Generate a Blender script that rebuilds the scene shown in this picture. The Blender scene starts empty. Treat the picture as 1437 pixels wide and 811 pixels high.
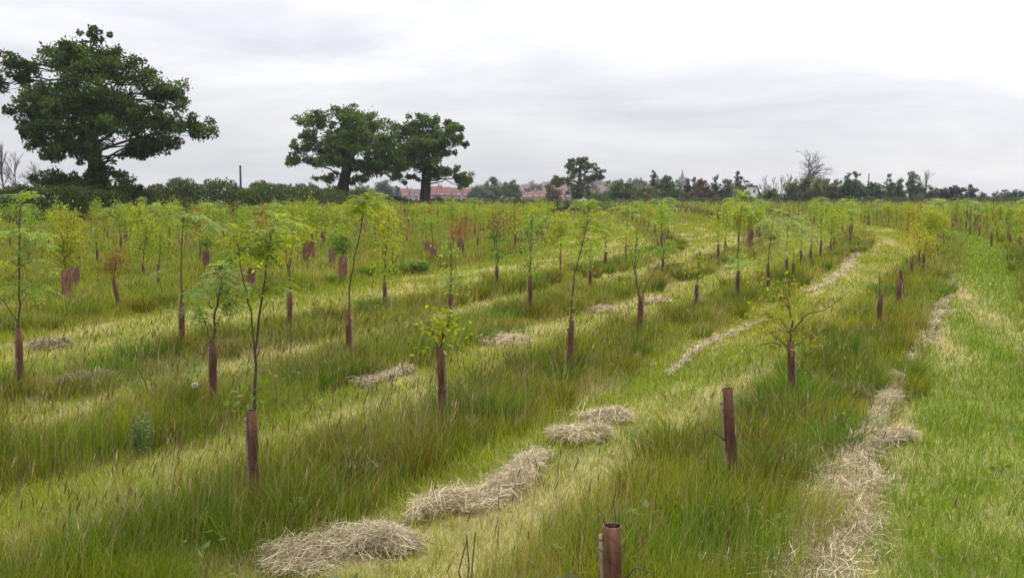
import bpy, math, random
import numpy as np

rng = np.random.default_rng(11)
random.seed(11)
S = bpy.context.scene
COL = S.collection
R = math.radians

# ------------------------------------------------------------------ camera model (photo frame 1437 x 811)
F, CX, CY, H = 1400.0, 718.5, 405.5, 1.7
PITCH = math.atan(127.0 / F)
_c, _s = math.cos(PITCH), math.sin(PITCH)


def ray(px, py):
    X, Y = (px - CX) / F, (py - CY) / F
    return X, _c - Y * _s, -_s - Y * _c


def at(px, py, d):
    """the place a pixel shows at the distance d (metres along y)"""
    x, y, z = ray(px, py)
    t = d / y
    return np.array([x * t, d, H + z * t])


def G(px, py):
    x, y, z = ray(px, py)
    t = -H / z
    return np.array([x * t, y * t])


# ------------------------------------------------------------------ noise
def vnoise(x, y, seed=0):
    xi, yi = np.floor(x).astype(np.int64), np.floor(y).astype(np.int64)
    xf, yf = x - xi, y - yi
    u, v = xf * xf * (3 - 2 * xf), yf * yf * (3 - 2 * yf)

    def h(a, b):
        n = (a * 374761393 + b * 668265263 + seed * 974634777) & 0x7fffffff
        n = ((n ^ (n >> 13)) * 1274126177) & 0x7fffffff
        return ((n ^ (n >> 16)) & 0xffff) / 65535.0
    return (h(xi, yi) * (1 - u) + h(xi + 1, yi) * u) * (1 - v) + (h(xi, yi + 1) * (1 - u) + h(xi + 1, yi + 1) * u) * v


def fbm(x, y, s, seed=0, o=3):
    x, y = np.asarray(x, float), np.asarray(y, float)
    t = 0
    a = 0.5
    n = 0
    for i in range(o):
        t = t + a * vnoise(x / s, y / s, seed + i * 17)
        n += a
        a *= .5
        s *= .5
    return t / n


def sstep(a, b, x):
    t = np.clip((x - a) / (b - a), 0, 1)
    return t * t * (3 - 2 * t)


# ------------------------------------------------------------------ mesh building
class MB:
    def __init__(self):
        self.V, self.Q, self.T, self.C, self.n = [], [], [], [], 0

    def add(self, V, Q=None, T=None, C=(1, 1, 1)):
        V = np.asarray(V, float).reshape(-1, 3)
        if Q is not None and len(Q):
            self.Q.append(np.asarray(Q, np.int64).reshape(-1, 4) + self.n)
        if T is not None and len(T):
            self.T.append(np.asarray(T, np.int64).reshape(-1, 3) + self.n)
        C = np.asarray(C, float)
        if C.ndim == 1:
            C = np.tile(C[:3], (len(V), 1))
        self.V.append(V)
        self.C.append(C)
        self.n += len(V)

    def tube(self, P, rad, n=6, C=(1, 1, 1), cap=False):
        P = np.asarray(P, float)
        m = len(P)
        rad = np.broadcast_to(np.asarray(rad, float), (m,))
        tan = np.gradient(P, axis=0)
        tan /= np.linalg.norm(tan, axis=1)[:, None] + 1e-9
        ref = np.array([1., 0, 0]) if abs(tan[0][0]) < .8 else np.array([0, 1., 0])
        a = np.cross(tan, ref)
        a /= np.linalg.norm(a, axis=1)[:, None] + 1e-9
        b = np.cross(tan, a)
        th = np.linspace(0, 2 * np.pi, n, endpoint=False)
        V = P[:, None, :] + rad[:, None, None] * (np.cos(th)[None, :, None] * a[:, None, :] + np.sin(th)[None, :, None] * b[:, None, :])
        i = np.arange(m - 1)[:, None] * n
        j = np.arange(n)[None, :]
        k = (np.arange(n) + 1) % n
        Q = np.stack([i + j, i + k[None, :], i + n + k[None, :], i + n + j], -1).reshape(-1, 4)
        V = V.reshape(-1, 3)
        T = None
        if cap:
            V = np.vstack([V, P[-1:]])
            q = (m - 1) * n
            T = np.stack([q + np.arange(n), q + k, np.full(n, m * n)], -1)
        self.add(V, Q, T, C)

    def box(self, lo, hi, C=(1, 1, 1)):
        x0, y0, z0 = lo
        x1, y1, z1 = hi
        V = [(x0, y0, z0), (x1, y0, z0), (x1, y1, z0), (x0, y1, z0), (x0, y0, z1), (x1, y0, z1), (x1, y1, z1), (x0, y1, z1)]
        self.add(V, [(0, 3, 2, 1), (4, 5, 6, 7), (0, 1, 5, 4), (1, 2, 6, 5), (2, 3, 7, 6), (3, 0, 4, 7)], None, C)

    def leaves(self, P, D, N, L, W, C):
        """rhombic leaves: P base, D direction, N side hint, L length, W width, C colour (n x 3)"""
        D = D / (np.linalg.norm(D, axis=1)[:, None] + 1e-9)
        A = np.cross(D, N)
        A /= np.linalg.norm(A, axis=1)[:, None] + 1e-9
        L = np.broadcast_to(L, (len(P),))[:, None]
        W = np.broadcast_to(W, (len(P),))[:, None]
        V = np.stack([P, P + D * L * .45 + A * W * .5, P + D * L, P + D * L * .45 - A * W * .5], 1).reshape(-1, 3)
        Q = np.arange(len(P) * 4).reshape(-1, 4)
        self.add(V, Q, None, np.repeat(C, 4, axis=0))

    def mesh(self, name, smooth=False):
        V = np.concatenate(self.V)
        C = np.concatenate(self.C)
        Q = np.concatenate(self.Q) if self.Q else np.zeros((0, 4), np.int64)
        T = np.concatenate(self.T) if self.T else np.zeros((0, 3), np.int64)
        me = bpy.data.meshes.new(name)
        me.vertices.add(len(V))
        me.vertices.foreach_set("co", V.astype(np.float32).ravel())
        loops = np.concatenate([Q.ravel(), T.ravel()]).astype(np.int32)
        me.loops.add(len(loops))
        me.loops.foreach_set("vertex_index", loops)
        st = np.concatenate([np.arange(len(Q)) * 4, len(Q) * 4 + np.arange(len(T)) * 3]).astype(np.int32)
        me.polygons.add(len(st))
        me.polygons.foreach_set("loop_start", st)
        if smooth:
            me.polygons.foreach_set("use_smooth", np.ones(len(st), bool))
        me.update(calc_edges=True)
        at_ = me.color_attributes.new("col", 'FLOAT_COLOR', 'POINT')
        at_.data.foreach_set("color", np.hstack([C, np.ones((len(C), 1))]).astype(np.float32).ravel())
        return me

    def obj(self, name, mat, parent=None, smooth=False, loc=None):
        me = self.mesh(name, smooth)
        me.materials.append(mat)
        o = bpy.data.objects.new(name, me)
        COL.objects.link(o)
        if parent is not None:
            o.parent = parent
        if loc is not None:
            o.location = loc
        return o


def tag(o, label=None, cat=None, group=None, kind=None):
    if label:
        o['label'] = label
    if cat:
        o['category'] = cat
    if group:
        o['group'] = group
    if kind:
        o['kind'] = kind
    return o


def empty(name, loc, label, cat, group=None, rz=0):
    o = bpy.data.objects.new(name, None)
    COL.objects.link(o)
    o.location = loc
    o.rotation_euler = (0, 0, rz)
    o.empty_display_size = .2
    return tag(o, label, cat, group)


def copy_tree(o, parent=None):
    c = o.copy()
    COL.objects.link(c)
    if parent is not None:
        c.parent = parent
    for ch in list(o.children):
        copy_tree(ch, c)
    return c


# ------------------------------------------------------------------ materials
def mat_new(name):
    m = bpy.data.materials.new(name)
    m.use_nodes = True
    nt = m.node_tree
    nt.nodes.clear()
    return m, nt, nt.nodes.new('ShaderNodeOutputMaterial')


def col_mat(name, rough=.7, transl=0.0, noise=0.0, nscale=8.0, spec=.25, tcol=(1.25, 1.2, .55)):
    """base colour from the mesh's own 'col' attribute, with a noise of the given strength, and light passing through leaves"""
    m, nt, out = mat_new(name)
    a = nt.nodes.new('ShaderNodeAttribute')
    a.attribute_name = 'col'
    base = a.outputs['Color']
    if noise:
        g = nt.nodes.new('ShaderNodeNewGeometry')
        n = nt.nodes.new('ShaderNodeTexNoise')
        n.inputs['Scale'].default_value = nscale
        n.inputs['Detail'].default_value = 5
        nt.links.new(g.outputs['Position'], n.inputs['Vector'])
        r = nt.nodes.new('ShaderNodeMapRange')
        r.inputs['From Min'].default_value = .3
        r.inputs['From Max'].default_value = .7
        r.inputs['To Min'].default_value = 1 - noise
        r.inputs['To Max'].default_value = 1 + noise
        nt.links.new(n.outputs['Fac'], r.inputs['Value'])
        v = nt.nodes.new('ShaderNodeVectorMath')
        v.operation = 'SCALE'
        nt.links.new(base, v.inputs[0])
        nt.links.new(r.outputs['Result'], v.inputs['Scale'])
        base = v.outputs['Vector']
    p = nt.nodes.new('ShaderNodeBsdfPrincipled')
    p.inputs['Roughness'].default_value = rough
    p.inputs['Specular IOR Level'].default_value = spec
    nt.links.new(base, p.inputs['Base Color'])
    sh = p.outputs[0]
    if transl:
        t = nt.nodes.new('ShaderNodeBsdfTranslucent')
        v = nt.nodes.new('ShaderNodeVectorMath')
        v.operation = 'MULTIPLY'
        v.inputs[1].default_value = tcol
        nt.links.new(base, v.inputs[0])
        nt.links.new(v.outputs['Vector'], t.inputs['Color'])
        mx = nt.nodes.new('ShaderNodeMixShader')
        mx.inputs[0].default_value = transl
        nt.links.new(sh, mx.inputs[1])
        nt.links.new(t.outputs[0], mx.inputs[2])
        sh = mx.outputs[0]
    nt.links.new(sh, out.inputs['Surface'])
    return m


M_grass = col_mat('grass_blade', .6, .45, .15, 2.0, .1)
M_leaf = col_mat('young_leaf', .5, .55, .12, 9.0, .25, (1.35, 1.3, .6))
M_oak = col_mat('oak_leaf', .6, .22, .2, .8, .15, (1.3, 1.3, .5))
M_straw = col_mat('dry_straw', .75, .15, .15, 6.0, .2, (1, 1, .9))
M_soil = col_mat('field_soil', .95, 0, .25, 5.0, .1)
M_bark = col_mat('bark', .9, 0, .35, 6.0, .15)
M_twig = col_mat('young_bark', .75, 0, .25, 40.0, .25)
M_wall = col_mat('house_wall', .9, 0, .12, 1.5, .1)
M_roof = col_mat('roof_tile', .85, 0, .2, 2.0, .15)
M_pane = col_mat('window_pane', .15, 0, .1, 1.0, .5)
M_cane = col_mat('bamboo_cane', .6, 0, .25, 60.0, .3)


def guard_mat():
    """brown translucent spiral plastic: streaked along its length, bleached in patches, with thin spiral seams"""
    m, nt, out = mat_new('guard_plastic')
    a = nt.nodes.new('ShaderNodeAttribute')
    a.attribute_name = 'col'
    tc = nt.nodes.new('ShaderNodeTexCoord')
    mp = nt.nodes.new('ShaderNodeMapping')
    mp.inputs['Scale'].default_value = (30, 30, 4)
    nt.links.new(tc.outputs['Object'], mp.inputs['Vector'])
    n = nt.nodes.new('ShaderNodeTexNoise')
    n.inputs['Scale'].default_value = 1
    n.inputs['Detail'].default_value = 6
    nt.links.new(mp.outputs[0], n.inputs['Vector'])
    r = nt.nodes.new('ShaderNodeMapRange')
    r.inputs['From Min'].default_value = .3
    r.inputs['From Max'].default_value = .72
    r.inputs['To Min'].default_value = .4
    r.inputs['To Max'].default_value = 1.9
    nt.links.new(n.outputs['Fac'], r.inputs['Value'])
    w = nt.nodes.new('ShaderNodeTexWave')
    w.bands_direction = 'DIAGONAL'
    w.inputs['Scale'].default_value = 7
    w.inputs['Distortion'].default_value = .6
    nt.links.new(tc.outputs['Object'], w.inputs['Vector'])
    rw = nt.nodes.new('ShaderNodeMapRange')
    rw.inputs['From Min'].default_value = 0
    rw.inputs['From Max'].default_value = .12
    rw.inputs['To Min'].default_value = .75
    rw.inputs['To Max'].default_value = 1
    nt.links.new(w.outputs['Fac'], rw.inputs['Value'])
    mu = nt.nodes.new('ShaderNodeMath')
    mu.operation = 'MULTIPLY'
    nt.links.new(r.outputs['Result'], mu.inputs[0])
    nt.links.new(rw.outputs['Result'], mu.inputs[1])
    v = nt.nodes.new('ShaderNodeVectorMath')
    v.operation = 'SCALE'
    nt.links.new(a.outputs['Color'], v.inputs[0])
    nt.links.new(mu.outputs[0], v.inputs['Scale'])
    p = nt.nodes.new('ShaderNodeBsdfPrincipled')
    p.inputs['Roughness'].default_value = .48
    p.inputs['Specular IOR Level'].default_value = .35
    nt.links.new(v.outputs['Vector'], p.inputs['Base Color'])
    b = nt.nodes.new('ShaderNodeBump')
    b.inputs['Strength'].default_value = .25
    b.inputs['Distance'].default_value = .004
    nt.links.new(mu.outputs[0], b.inputs['Height'])
    nt.links.new(b.outputs[0], p.inputs['Normal'])
    t = nt.nodes.new('ShaderNodeBsdfTranslucent')
    nt.links.new(v.outputs['Vector'], t.inputs['Color'])
    mx = nt.nodes.new('ShaderNodeMixShader')
    mx.inputs[0].default_value = .2
    nt.links.new(p.outputs[0], mx.inputs[1])
    nt.links.new(t.outputs[0], mx.inputs[2])
    nt.links.new(mx.outputs[0], out.inputs['Surface'])
    return m


M_guard = guard_mat()

# ------------------------------------------------------------------ planting rows (curving away to one side in the distance)
KN = np.arange(-6, 16)
_i = lambda xs, ys: np.interp(KN, xs, ys)
RC = np.where(KN < 0, 1.1 - 2.6 * KN, np.where(KN > 5, -12.3 - 2.5 * (KN - 5), _i([0, 1, 2, 3, 4, 5], [1.1, -1.5, -3.95, -6.05, -8.0, -12.3])))
RS = _i([0, 1, 2, 3, 4], [.48, .477, .458, .43, .42])
RE = _i([0, 1, 2, 3, 4, 5], [.24, .22, .2, .15, .08, .05])
RY0 = _i([1, 2, 3, 4, 5], [25, 24, 23, 22, 20])
RY1 = _i([1, 2, 3, 4, 5], [60, 56, 50, 42, 40])


def xrow(j, y):
    L = RY1[j] - RY0[j]
    t = np.clip((y - RY0[j]) / L, 0, 1)
    I = L * (t ** 3 - t ** 4 / 2) + np.maximum(y - RY1[j], 0)
    return RC[j] + RS[j] * y - (RS[j] - RE[j]) * I


def J(k):
    return k + 6


def tallness(x, y):
    """1 in the uncut strips along the rows and in the rough ground, 0 on the mown paths"""
    n = (fbm(x, y, 1.3, 5) - .5) * .9
    t = np.zeros_like(x)
    for k in range(-6, 6):
        xr = xrow(J(k), y)
        dx = x - xr
        wl, wr = (-.5, .78)
        s = sstep(wl - .2, wl + .12, dx + n * .6) * (1 - sstep(wr - .15, wr + .2, dx + n * .5))
        t = np.maximum(t, s)
    rough = 1 - sstep(-.2, .9, x - xrow(J(5), y) - .7 + n)
    t = np.maximum(t, rough * .8)
    t = np.maximum(t, sstep(52, 75, y) * .6)
    return t


STRAW = [  # patches of dead thatch, read off the ground: px, py, half widths px, strength
    (25, 608, 60, 45, .9), (110, 545, 55, 26, .8), (70, 490, 45, 9, .7), (265, 506, 75, 14, .8), (420, 500, 110, 26, .75), (330, 497, 60, 12, .8),
    (545, 533, 40, 8, .8), (600, 412, 90, 9, .6), (470, 440, 90, 9, .5), (700, 432, 80, 12, .7), (708, 482, 40, 10, .8),
    (760, 780, 120, 60, .4), (640, 770, 90, 40, .35), (880, 650, 90, 40, .55), (820, 720, 90, 40, .5), (960, 630, 60, 50, .35), (850, 605, 70, 30, .6), (500, 770, 120, 35, .7),
    (660, 715, 90, 28, .6), (930, 400, 50, 12, .7), (960, 376, 70, 14, .85), (1010, 350, 60, 14, .8), (1050, 335, 40, 9, .7), (900, 345, 20, 10, .5),
    (1000, 480, 70, 14, .5), (1150, 408, 25, 9, .7), (1190, 375, 16, 22, .7), (1203, 340, 10, 10, .6), (1330, 400, 20, 50, .7), (1310, 470, 25, 40, .7),
    (1250, 580, 25, 60, .8), (1190, 700, 35, 70, .8), (1160, 790, 60, 50, .8), (1300, 440, 60, 14, .3), (1400, 740, 60, 30, .3), (1330, 640, 60, 20, .2),
    (300, 640, 110, 30, .25), (560, 600, 80, 25, .2), (100, 770, 120, 30, .3), (250, 720, 80, 20, .25), (850, 440, 20, 6, .7), (780, 462, 60, 8, .5),
]
_sp = []
for (px, py, rx, ry, st) in STRAW:
    c = G(px, py)
    e = G(px + rx, py)
    f1, f0 = G(px, py - ry), G(px, py + ry)
    _sp.append((c[0], c[1], abs(e[0] - c[0]) + .02, abs(f1[1] - f0[1]) / 2 + .02, st))


def strawness(x, y):
    n = fbm(x, y, .55, 31)
    rc = x - xrow(J(2), y)
    s = .48 * sstep(.5, .72, fbm(rc * 2.2, y * .55, 1.5, 41)) * (1 - .7 * sstep(-.2, 1.2, x - xrow(J(1), y)))
    s = s + .32 * sstep(.5, .68, fbm(rc * 3.0, y * .4, 1.2, 47)) * sstep(9, 16, y) * (1 - sstep(-.2, 1.2, x - xrow(J(1), y))) * sstep(-1.5, .2, x - xrow(J(5), y))
    for (cx, cy, rx, ry, st) in _sp:
        slope = .46
        dy = y - cy
        dx = x - cx - dy * slope * .7
        q = (dx / rx) ** 2 + (dy / ry) ** 2
        s = np.maximum(s, st * np.exp(-q * .9))
    return np.clip(s * (.35 + 1.3 * n), 0, 1)


def gz(x, y):
    x, y = np.asarray(x, float), np.asarray(y, float)
    z = (fbm(x, y, 2.2, 77) - .5) * .10 * (1 - sstep(25, 60, y))
    r = np.hypot(x, y)
    ang = np.degrees(np.arctan2(x, np.maximum(y, 1e-3)))
    bump = np.exp(-((ang - 4.0) / 4.5) ** 2) + .32 * np.exp(-((ang + 9) / 7) ** 2)
    z = z + 10 * sstep(520, 850, r) * bump * (y > 0)
    return z


# ------------------------------------------------------------------ ground sheet
def build_ground():
    ys = np.concatenate([np.linspace(-60, 2, 32), np.arange(2.3, 22, .16), 22 + np.cumsum(.16 * 1.035 ** np.arange(1, 165))])
    ys = np.concatenate([ys[ys < 300], np.linspace(305, 1500, 70)])
    t = np.linspace(-1, 1, 361)
    xs = np.sign(t) * (14 * np.abs(t) + 1486 * np.abs(t) ** 5)
    X, Y = np.meshgrid(xs, ys)
    x, y = X.ravel(), Y.ravel()
    z = gz(x, y)
    n, m = len(xs), len(ys)
    i = np.arange(m - 1)[:, None] * n
    j = np.arange(n - 1)[None, :]
    Q = np.stack([i + j, i + j + 1, i + n + j + 1, i + n + j], -1).reshape(-1, 4)
    tl = tallness(x, y)[:, None]
    sw = strawness(x, y)[:, None]
    nn = fbm(x, y, .4, 91)[:, None]
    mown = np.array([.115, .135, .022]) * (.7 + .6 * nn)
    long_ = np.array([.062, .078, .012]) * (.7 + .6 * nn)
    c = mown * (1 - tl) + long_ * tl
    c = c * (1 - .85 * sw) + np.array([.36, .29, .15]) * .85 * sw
    far = sstep(150, 300, y)[:, None]
    c = c * (1 - far) + np.array([.07, .095, .03]) * far
    b = MB()
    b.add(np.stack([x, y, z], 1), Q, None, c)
    tag(b.obj('ground', M_soil, smooth=True), kind='structure')


build_ground()


# ------------------------------------------------------------------ grass
def blades(b, x, y, h, w, lean, laz, c0, c1):
    n = len(x)
    z = gz(x, y) - .01
    fa = rng.uniform(0, np.pi * 2, n)
    wx, wy = np.cos(fa) * w * .5, np.sin(fa) * w * .5
    lx, ly = np.cos(laz) * lean * h, np.sin(laz) * lean * h
    up = h * np.sqrt(np.clip(1 - lean ** 2 * .55, .15, 1))
    V = np.empty((n, 5, 3))
    V[:, 0] = np.stack([x - wx, y - wy, z], 1)
    V[:, 1] = np.stack([x + wx, y + wy, z], 1)
    V[:, 2] = np.stack([x + lx * .33 - wx * .8, y + ly * .33 - wy * .8, z + up * .58], 1)
    V[:, 3] = np.stack([x + lx * .33 + wx * .8, y + ly * .33 + wy * .8, z + up * .58], 1)
    V[:, 4] = np.stack([x + lx, y + ly, z + up], 1)
    C = np.empty((n, 5, 3))
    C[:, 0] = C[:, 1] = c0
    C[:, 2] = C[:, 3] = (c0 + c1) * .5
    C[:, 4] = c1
    k = np.arange(n)[:, None] * 5
    b.add(V.reshape(-1, 3), k + np.array([[0, 1, 3, 2]]), k + np.array([[2, 3, 4]]), C.reshape(-1, 3))


def scatter(n, dmin=3.0, dmax=150, p=1.6):
    """ground points, thinner with distance as d**-p"""
    q = 2 - p
    u = rng.random(n)
    d = (dmin ** q + u * (dmax ** q - dmin ** q)) ** (1 / q)
    x = rng.uniform(-1, 1, n) * (.56 * d + 1.3)
    return x, d


GUARDS = [tuple(G(*q)) for q in [(362, 714), (300, 577), (31, 556), (257, 499), (408, 474), (490, 509), (541, 438), (622, 592), (699, 411), (745, 447), (800, 521), (896, 479), (930, 388), (977, 441), (1035, 426), (1078, 411), (1112, 570), (1033, 692), (1231, 473), (1260, 441), (1278, 396)]]


def build_grass():
    n = 1050000
    x, y = scatter(n)
    tl = tallness(x, y)
    sw = strawness(x, y)
    tall = rng.random(n) < tl
    # never in the fields behind the hedge
    keep = ~((x < -37 + (y - 66) * .30) & (y > 60))
    wsc = (np.maximum(y, 4.5) / 6.0) ** .85
    wind = 0.6 + (fbm(x, y, 3.0, 3) - .5) * 4.0
    tuft = fbm(x, y, .45, 8)
    big = fbm(x, y, 1.6, 15)
    # mown
    s = keep & ~tall
    xs, ys = x[s], y[s]
    m = len(xs)
    hh = (.045 + .09 * rng.random(m) ** 1.5) * (.7 + .7 * tuft[s]) * (1 + .5 * tl[s])
    straw = rng.random(m) < np.clip(.12 + sw[s] * 1.0, 0, .95)
    k = rng.uniform(.55, 1.45, m)[:, None]
    hue = (big[s] - .5)[:, None]
    g = np.array([.225, .265, .014]) * k + hue * np.array([.10, .02, .02])
    rightgreen = sstep(-.3, 1.2, xs - xrow(J(1), ys))[:, None]
    g = g * (1 - rightgreen) + (np.array([.150, .235, .012]) * k + hue * np.array([.04, .05, .0])) * rightgreen
    st = np.array([.62, .52, .29]) * rng.uniform(.5, 1.2, m)[:, None]
    c1 = np.where(straw[:, None], st, g)
    b = MB()
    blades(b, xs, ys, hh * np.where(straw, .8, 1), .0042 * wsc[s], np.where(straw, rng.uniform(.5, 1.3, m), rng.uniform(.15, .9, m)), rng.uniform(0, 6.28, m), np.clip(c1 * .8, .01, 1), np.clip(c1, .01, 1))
    tag(b.obj('mown_grass', M_grass), 'short yellow green mown grass on the paths between rows', 'grass', kind='stuff')
    # long
    s = keep & tall
    xs, ys = x[s], y[s]
    m = len(xs)
    patch = sstep(.35, .7, big[s])
    hh = (.10 + .17 * rng.random(m)) * (.25 + 1.5 * tuft[s]) * (.7 + .6 * patch) * (.55 + .45 * tl[s])
    rough = xs < xrow(J(5), ys) + .6
    hh = np.where(rough, hh * .95, hh)
    straw = rng.random(m) < np.clip(.10 + sw[s] * .6 + .22 * (tuft[s] < .36), 0, .85)
    k = rng.uniform(.5, 1.5, m)[:, None] * (.45 + 1.1 * fbm(xs, ys, .7, 67))[:, None]
    hue = (fbm(xs, ys, .9, 61) - .5)[:, None]
    g = (np.array([.170, .215, .009]) + hue * np.array([.20, .06, .01])) * k
    bl = (rng.random(m) < .06)[:, None]
    g = np.where(bl, np.array([.09, .15, .05]) * k, g)
    st = np.array([.40, .31, .15]) * rng.uniform(.55, 1.15, m)[:, None]
    rd = (rng.random(m) < .05)[:, None]
    st = np.where(rd, np.array([.22, .12, .06]), st)
    c1 = np.clip(np.where(straw[:, None], st, g), .008, 1)
    b = MB()
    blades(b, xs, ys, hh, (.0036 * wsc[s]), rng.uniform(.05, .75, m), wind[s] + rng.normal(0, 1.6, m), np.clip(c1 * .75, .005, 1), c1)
    # extra-dense tufts
    nt_ = 520
    tx, ty = scatter(nt_ * 3, 4, 40, 1.5)
    ok = (tallness(tx, ty) > .8)
    tx, ty = tx[ok][:nt_], ty[ok][:nt_]
    pl = np.array(GUARDS)
    tx, ty = np.concatenate([tx, pl[:, 0] + rng.normal(0, .07, len(pl)), pl[:, 0] + rng.normal(0, .09, len(pl))]), np.concatenate([ty, pl[:, 1] + rng.normal(0, .07, len(pl)), pl[:, 1] - .05 + rng.normal(0, .09, len(pl))])
    per = 230
    X = np.repeat(tx, per)
    Y = np.repeat(ty, per)
    rr = .16 * np.sqrt(rng.random(len(X))) * np.repeat(rng.uniform(.6, 1.5, len(tx)), per)
    aa = rng.uniform(0, 6.28, len(X))
    hh = np.repeat(rng.uniform(.18, .36, len(tx)), per) * rng.uniform(.55, 1.05, len(X))
    cc = np.repeat(np.stack([rng.uniform(.06, .15, len(tx)), rng.uniform(.105, .19, len(tx)), rng.uniform(.008, .02, len(tx))], 1), per, 0) * rng.uniform(.7, 1.3, len(X))[:, None]
    st = rng.random(len(X)) < .08
    cc[st] = np.array([.38, .3, .15])
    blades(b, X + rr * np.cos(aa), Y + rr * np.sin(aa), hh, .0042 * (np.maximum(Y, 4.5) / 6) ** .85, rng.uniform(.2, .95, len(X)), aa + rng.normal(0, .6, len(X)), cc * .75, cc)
    tag(b.obj('long_grass', M_grass), 'long uncut dark green grass in strips along the rows', 'grass', kind='stuff')
    # flowering stems
    n = 42000
    x, y = scatter(n, 3.8, 60, 1.3)
    tl = tallness(x, y)
    den = .25 + .75 * sstep(.5, .68, fbm(x, y, 1.2, 55))
    for (px, py, w_, a) in [(440, 520, 2.2, 1.2), (230, 520, 1.8, 1.), (250, 690, 1.6, 1.6), (470, 620, 1.2, 1.3), (80, 700, 1.2, 1.4), (450, 515, .9, 2.0), (520, 520, .7, 1.6), (680, 560, 1.2, .7), (1070, 560, .9, .6)]:
        c = G(px, py)
        den = den + a * np.exp(-((x - c[0]) ** 2 + (y - c[1]) ** 2) / w_ ** 2)
    keep = (rng.random(n) < np.clip(.06 + .75 * (tl > .15), 0, 1) * den * .55)
    x, y, tl = x[keep], y[keep], tl[keep]
    m = len(x)
    b = MB()
    h = rng.uniform(.30, .56, m) * (.6 + .4 * np.minimum(1, tl + .2))
    laz = .6 + rng.normal(0, 1.0, m)
    lean = rng.uniform(.05, .4, m)
    ws = (np.maximum(y, 5) / 6) ** .8
    cs = np.array([.30, .26, .11]) * rng.uniform(.6, 1.2, m)[:, None]
    blades(b, x, y, h, .0022 * ws, lean, laz, cs * .8, cs)
    # the heads, each two crossed spindles at the top of its stem
    z = gz(x, y) - .01
    up = h * np.sqrt(1 - lean ** 2 * .55)
    tip = np.stack([x + np.cos(laz) * lean * h, y + np.sin(laz) * lean * h, z + up], 1)
    D = np.stack([np.cos(laz) * lean * 1.6, np.sin(laz) * lean * 1.6, np.ones(m)], 1)
    hc = np.where((rng.random(m) < .75)[:, None], np.array([.15, .085, .05]), np.array([.34, .26, .14])) * rng.uniform(.7, 1.3, m)[:, None]
    Lh = rng.uniform(.05, .10, m)
    D /= np.linalg.norm(D, axis=1)[:, None]
    P = tip - D * (Lh * .7)[:, None]
    for q in range(2):
        N = rng.normal(size=(m, 3))
        b.leaves(P, D, N, Lh, .0068 * ws, hc)
    tag(b.obj('seeding_grass', M_straw), 'thin purplish and straw coloured seeding grass stems', 'grass', kind='stuff')


build_grass()


def build_weeds():
    x, y = scatter(900, 3.8, 28, 1.2)
    k = fbm(x, y, 1.5, 101) > .5
    x, y = x[k], y[k]
    m = len(x)
    tl = tallness(x, y)
    b = MB()
    per = 9
    X, Y, T = np.repeat(x, per), np.repeat(y, per), np.repeat(tl, per)
    n = len(X)
    a = rng.uniform(0, 6.28, n)
    sz = np.repeat(rng.uniform(.025, .075, m), per) * rng.uniform(.6, 1.2, n)
    z = gz(X, Y) + rng.uniform(.02, .07, n) + T * rng.uniform(.0, .16, n)
    P = np.stack([X + rng.normal(0, .035, n), Y + rng.normal(0, .035, n), z], 1)
    D = np.stack([np.cos(a), np.sin(a), rng.uniform(-.2, .9, n)], 1)
    c = np.repeat(np.stack([rng.uniform(.08, .17, m), rng.uniform(.15, .22, m), rng.uniform(.02, .07, m)], 1), per, 0) * rng.uniform(.7, 1.3, n)[:, None]
    b.leaves(P, D, np.tile([0, 0, 1.], (n, 1)) + rng.normal(0, .4, (n, 3)), sz, sz * .45, c)
    tag(b.obj('broadleaf_weeds', M_leaf), 'small broad leaved weeds tangled through the grass', 'weeds', kind='stuff')


build_weeds()


# ------------------------------------------------------------------ hay
def strands(b, P, az, L, w, col, rise=.3, lift=0.0):
    """thin bent straws lying about: each three points"""
    n = len(P)
    D = np.stack([np.cos(az), np.sin(az), rng.normal(0, rise, n)], 1)
    bend = rng.normal(0, .25, (n, 3)) * L[:, None]
    A, B, Cc = P - D * L[:, None] * .5, P + bend * .35 + np.array([0, 0, 1]) * (np.abs(rng.normal(0, .12, n)) * L)[:, None], P + D * L[:, None] * .5
    side = np.cross(D, np.array([0, 0, 1.]))
    side /= np.linalg.norm(side, axis=1)[:, None] + 1e-9
    tilt = rng.normal(0, .8, n)[:, None]
    side = side * np.cos(tilt) + np.array([0, 0, 1.]) * np.sin(tilt)
    o = side * w[:, None] * .5
    V = np.stack([A - o, A + o, B - o, B + o, Cc - o, Cc + o], 1).reshape(-1, 3)
    k = np.arange(n)[:, None] * 6
    Q = np.concatenate([k + np.array([[0, 1, 3, 2]]), k + np.array([[2, 3, 5, 4]])])
    b.add(V, Q, None, np.repeat(col, 6, axis=0))


def straw_cols(n, tone=1.0):
    c = np.array([.62, .515, .34]) * rng.uniform(.42, 1.25, n)[:, None] * tone
    d = rng.random(n) < .2
    c[d] = np.array([.24, .17, .10]) * tone * rng.uniform(.6, 1.4, d.sum())[:, None]
    d = rng.random(n) < .12
    c[d] = np.array([.20, .22, .07]) * tone
    return c


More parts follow.
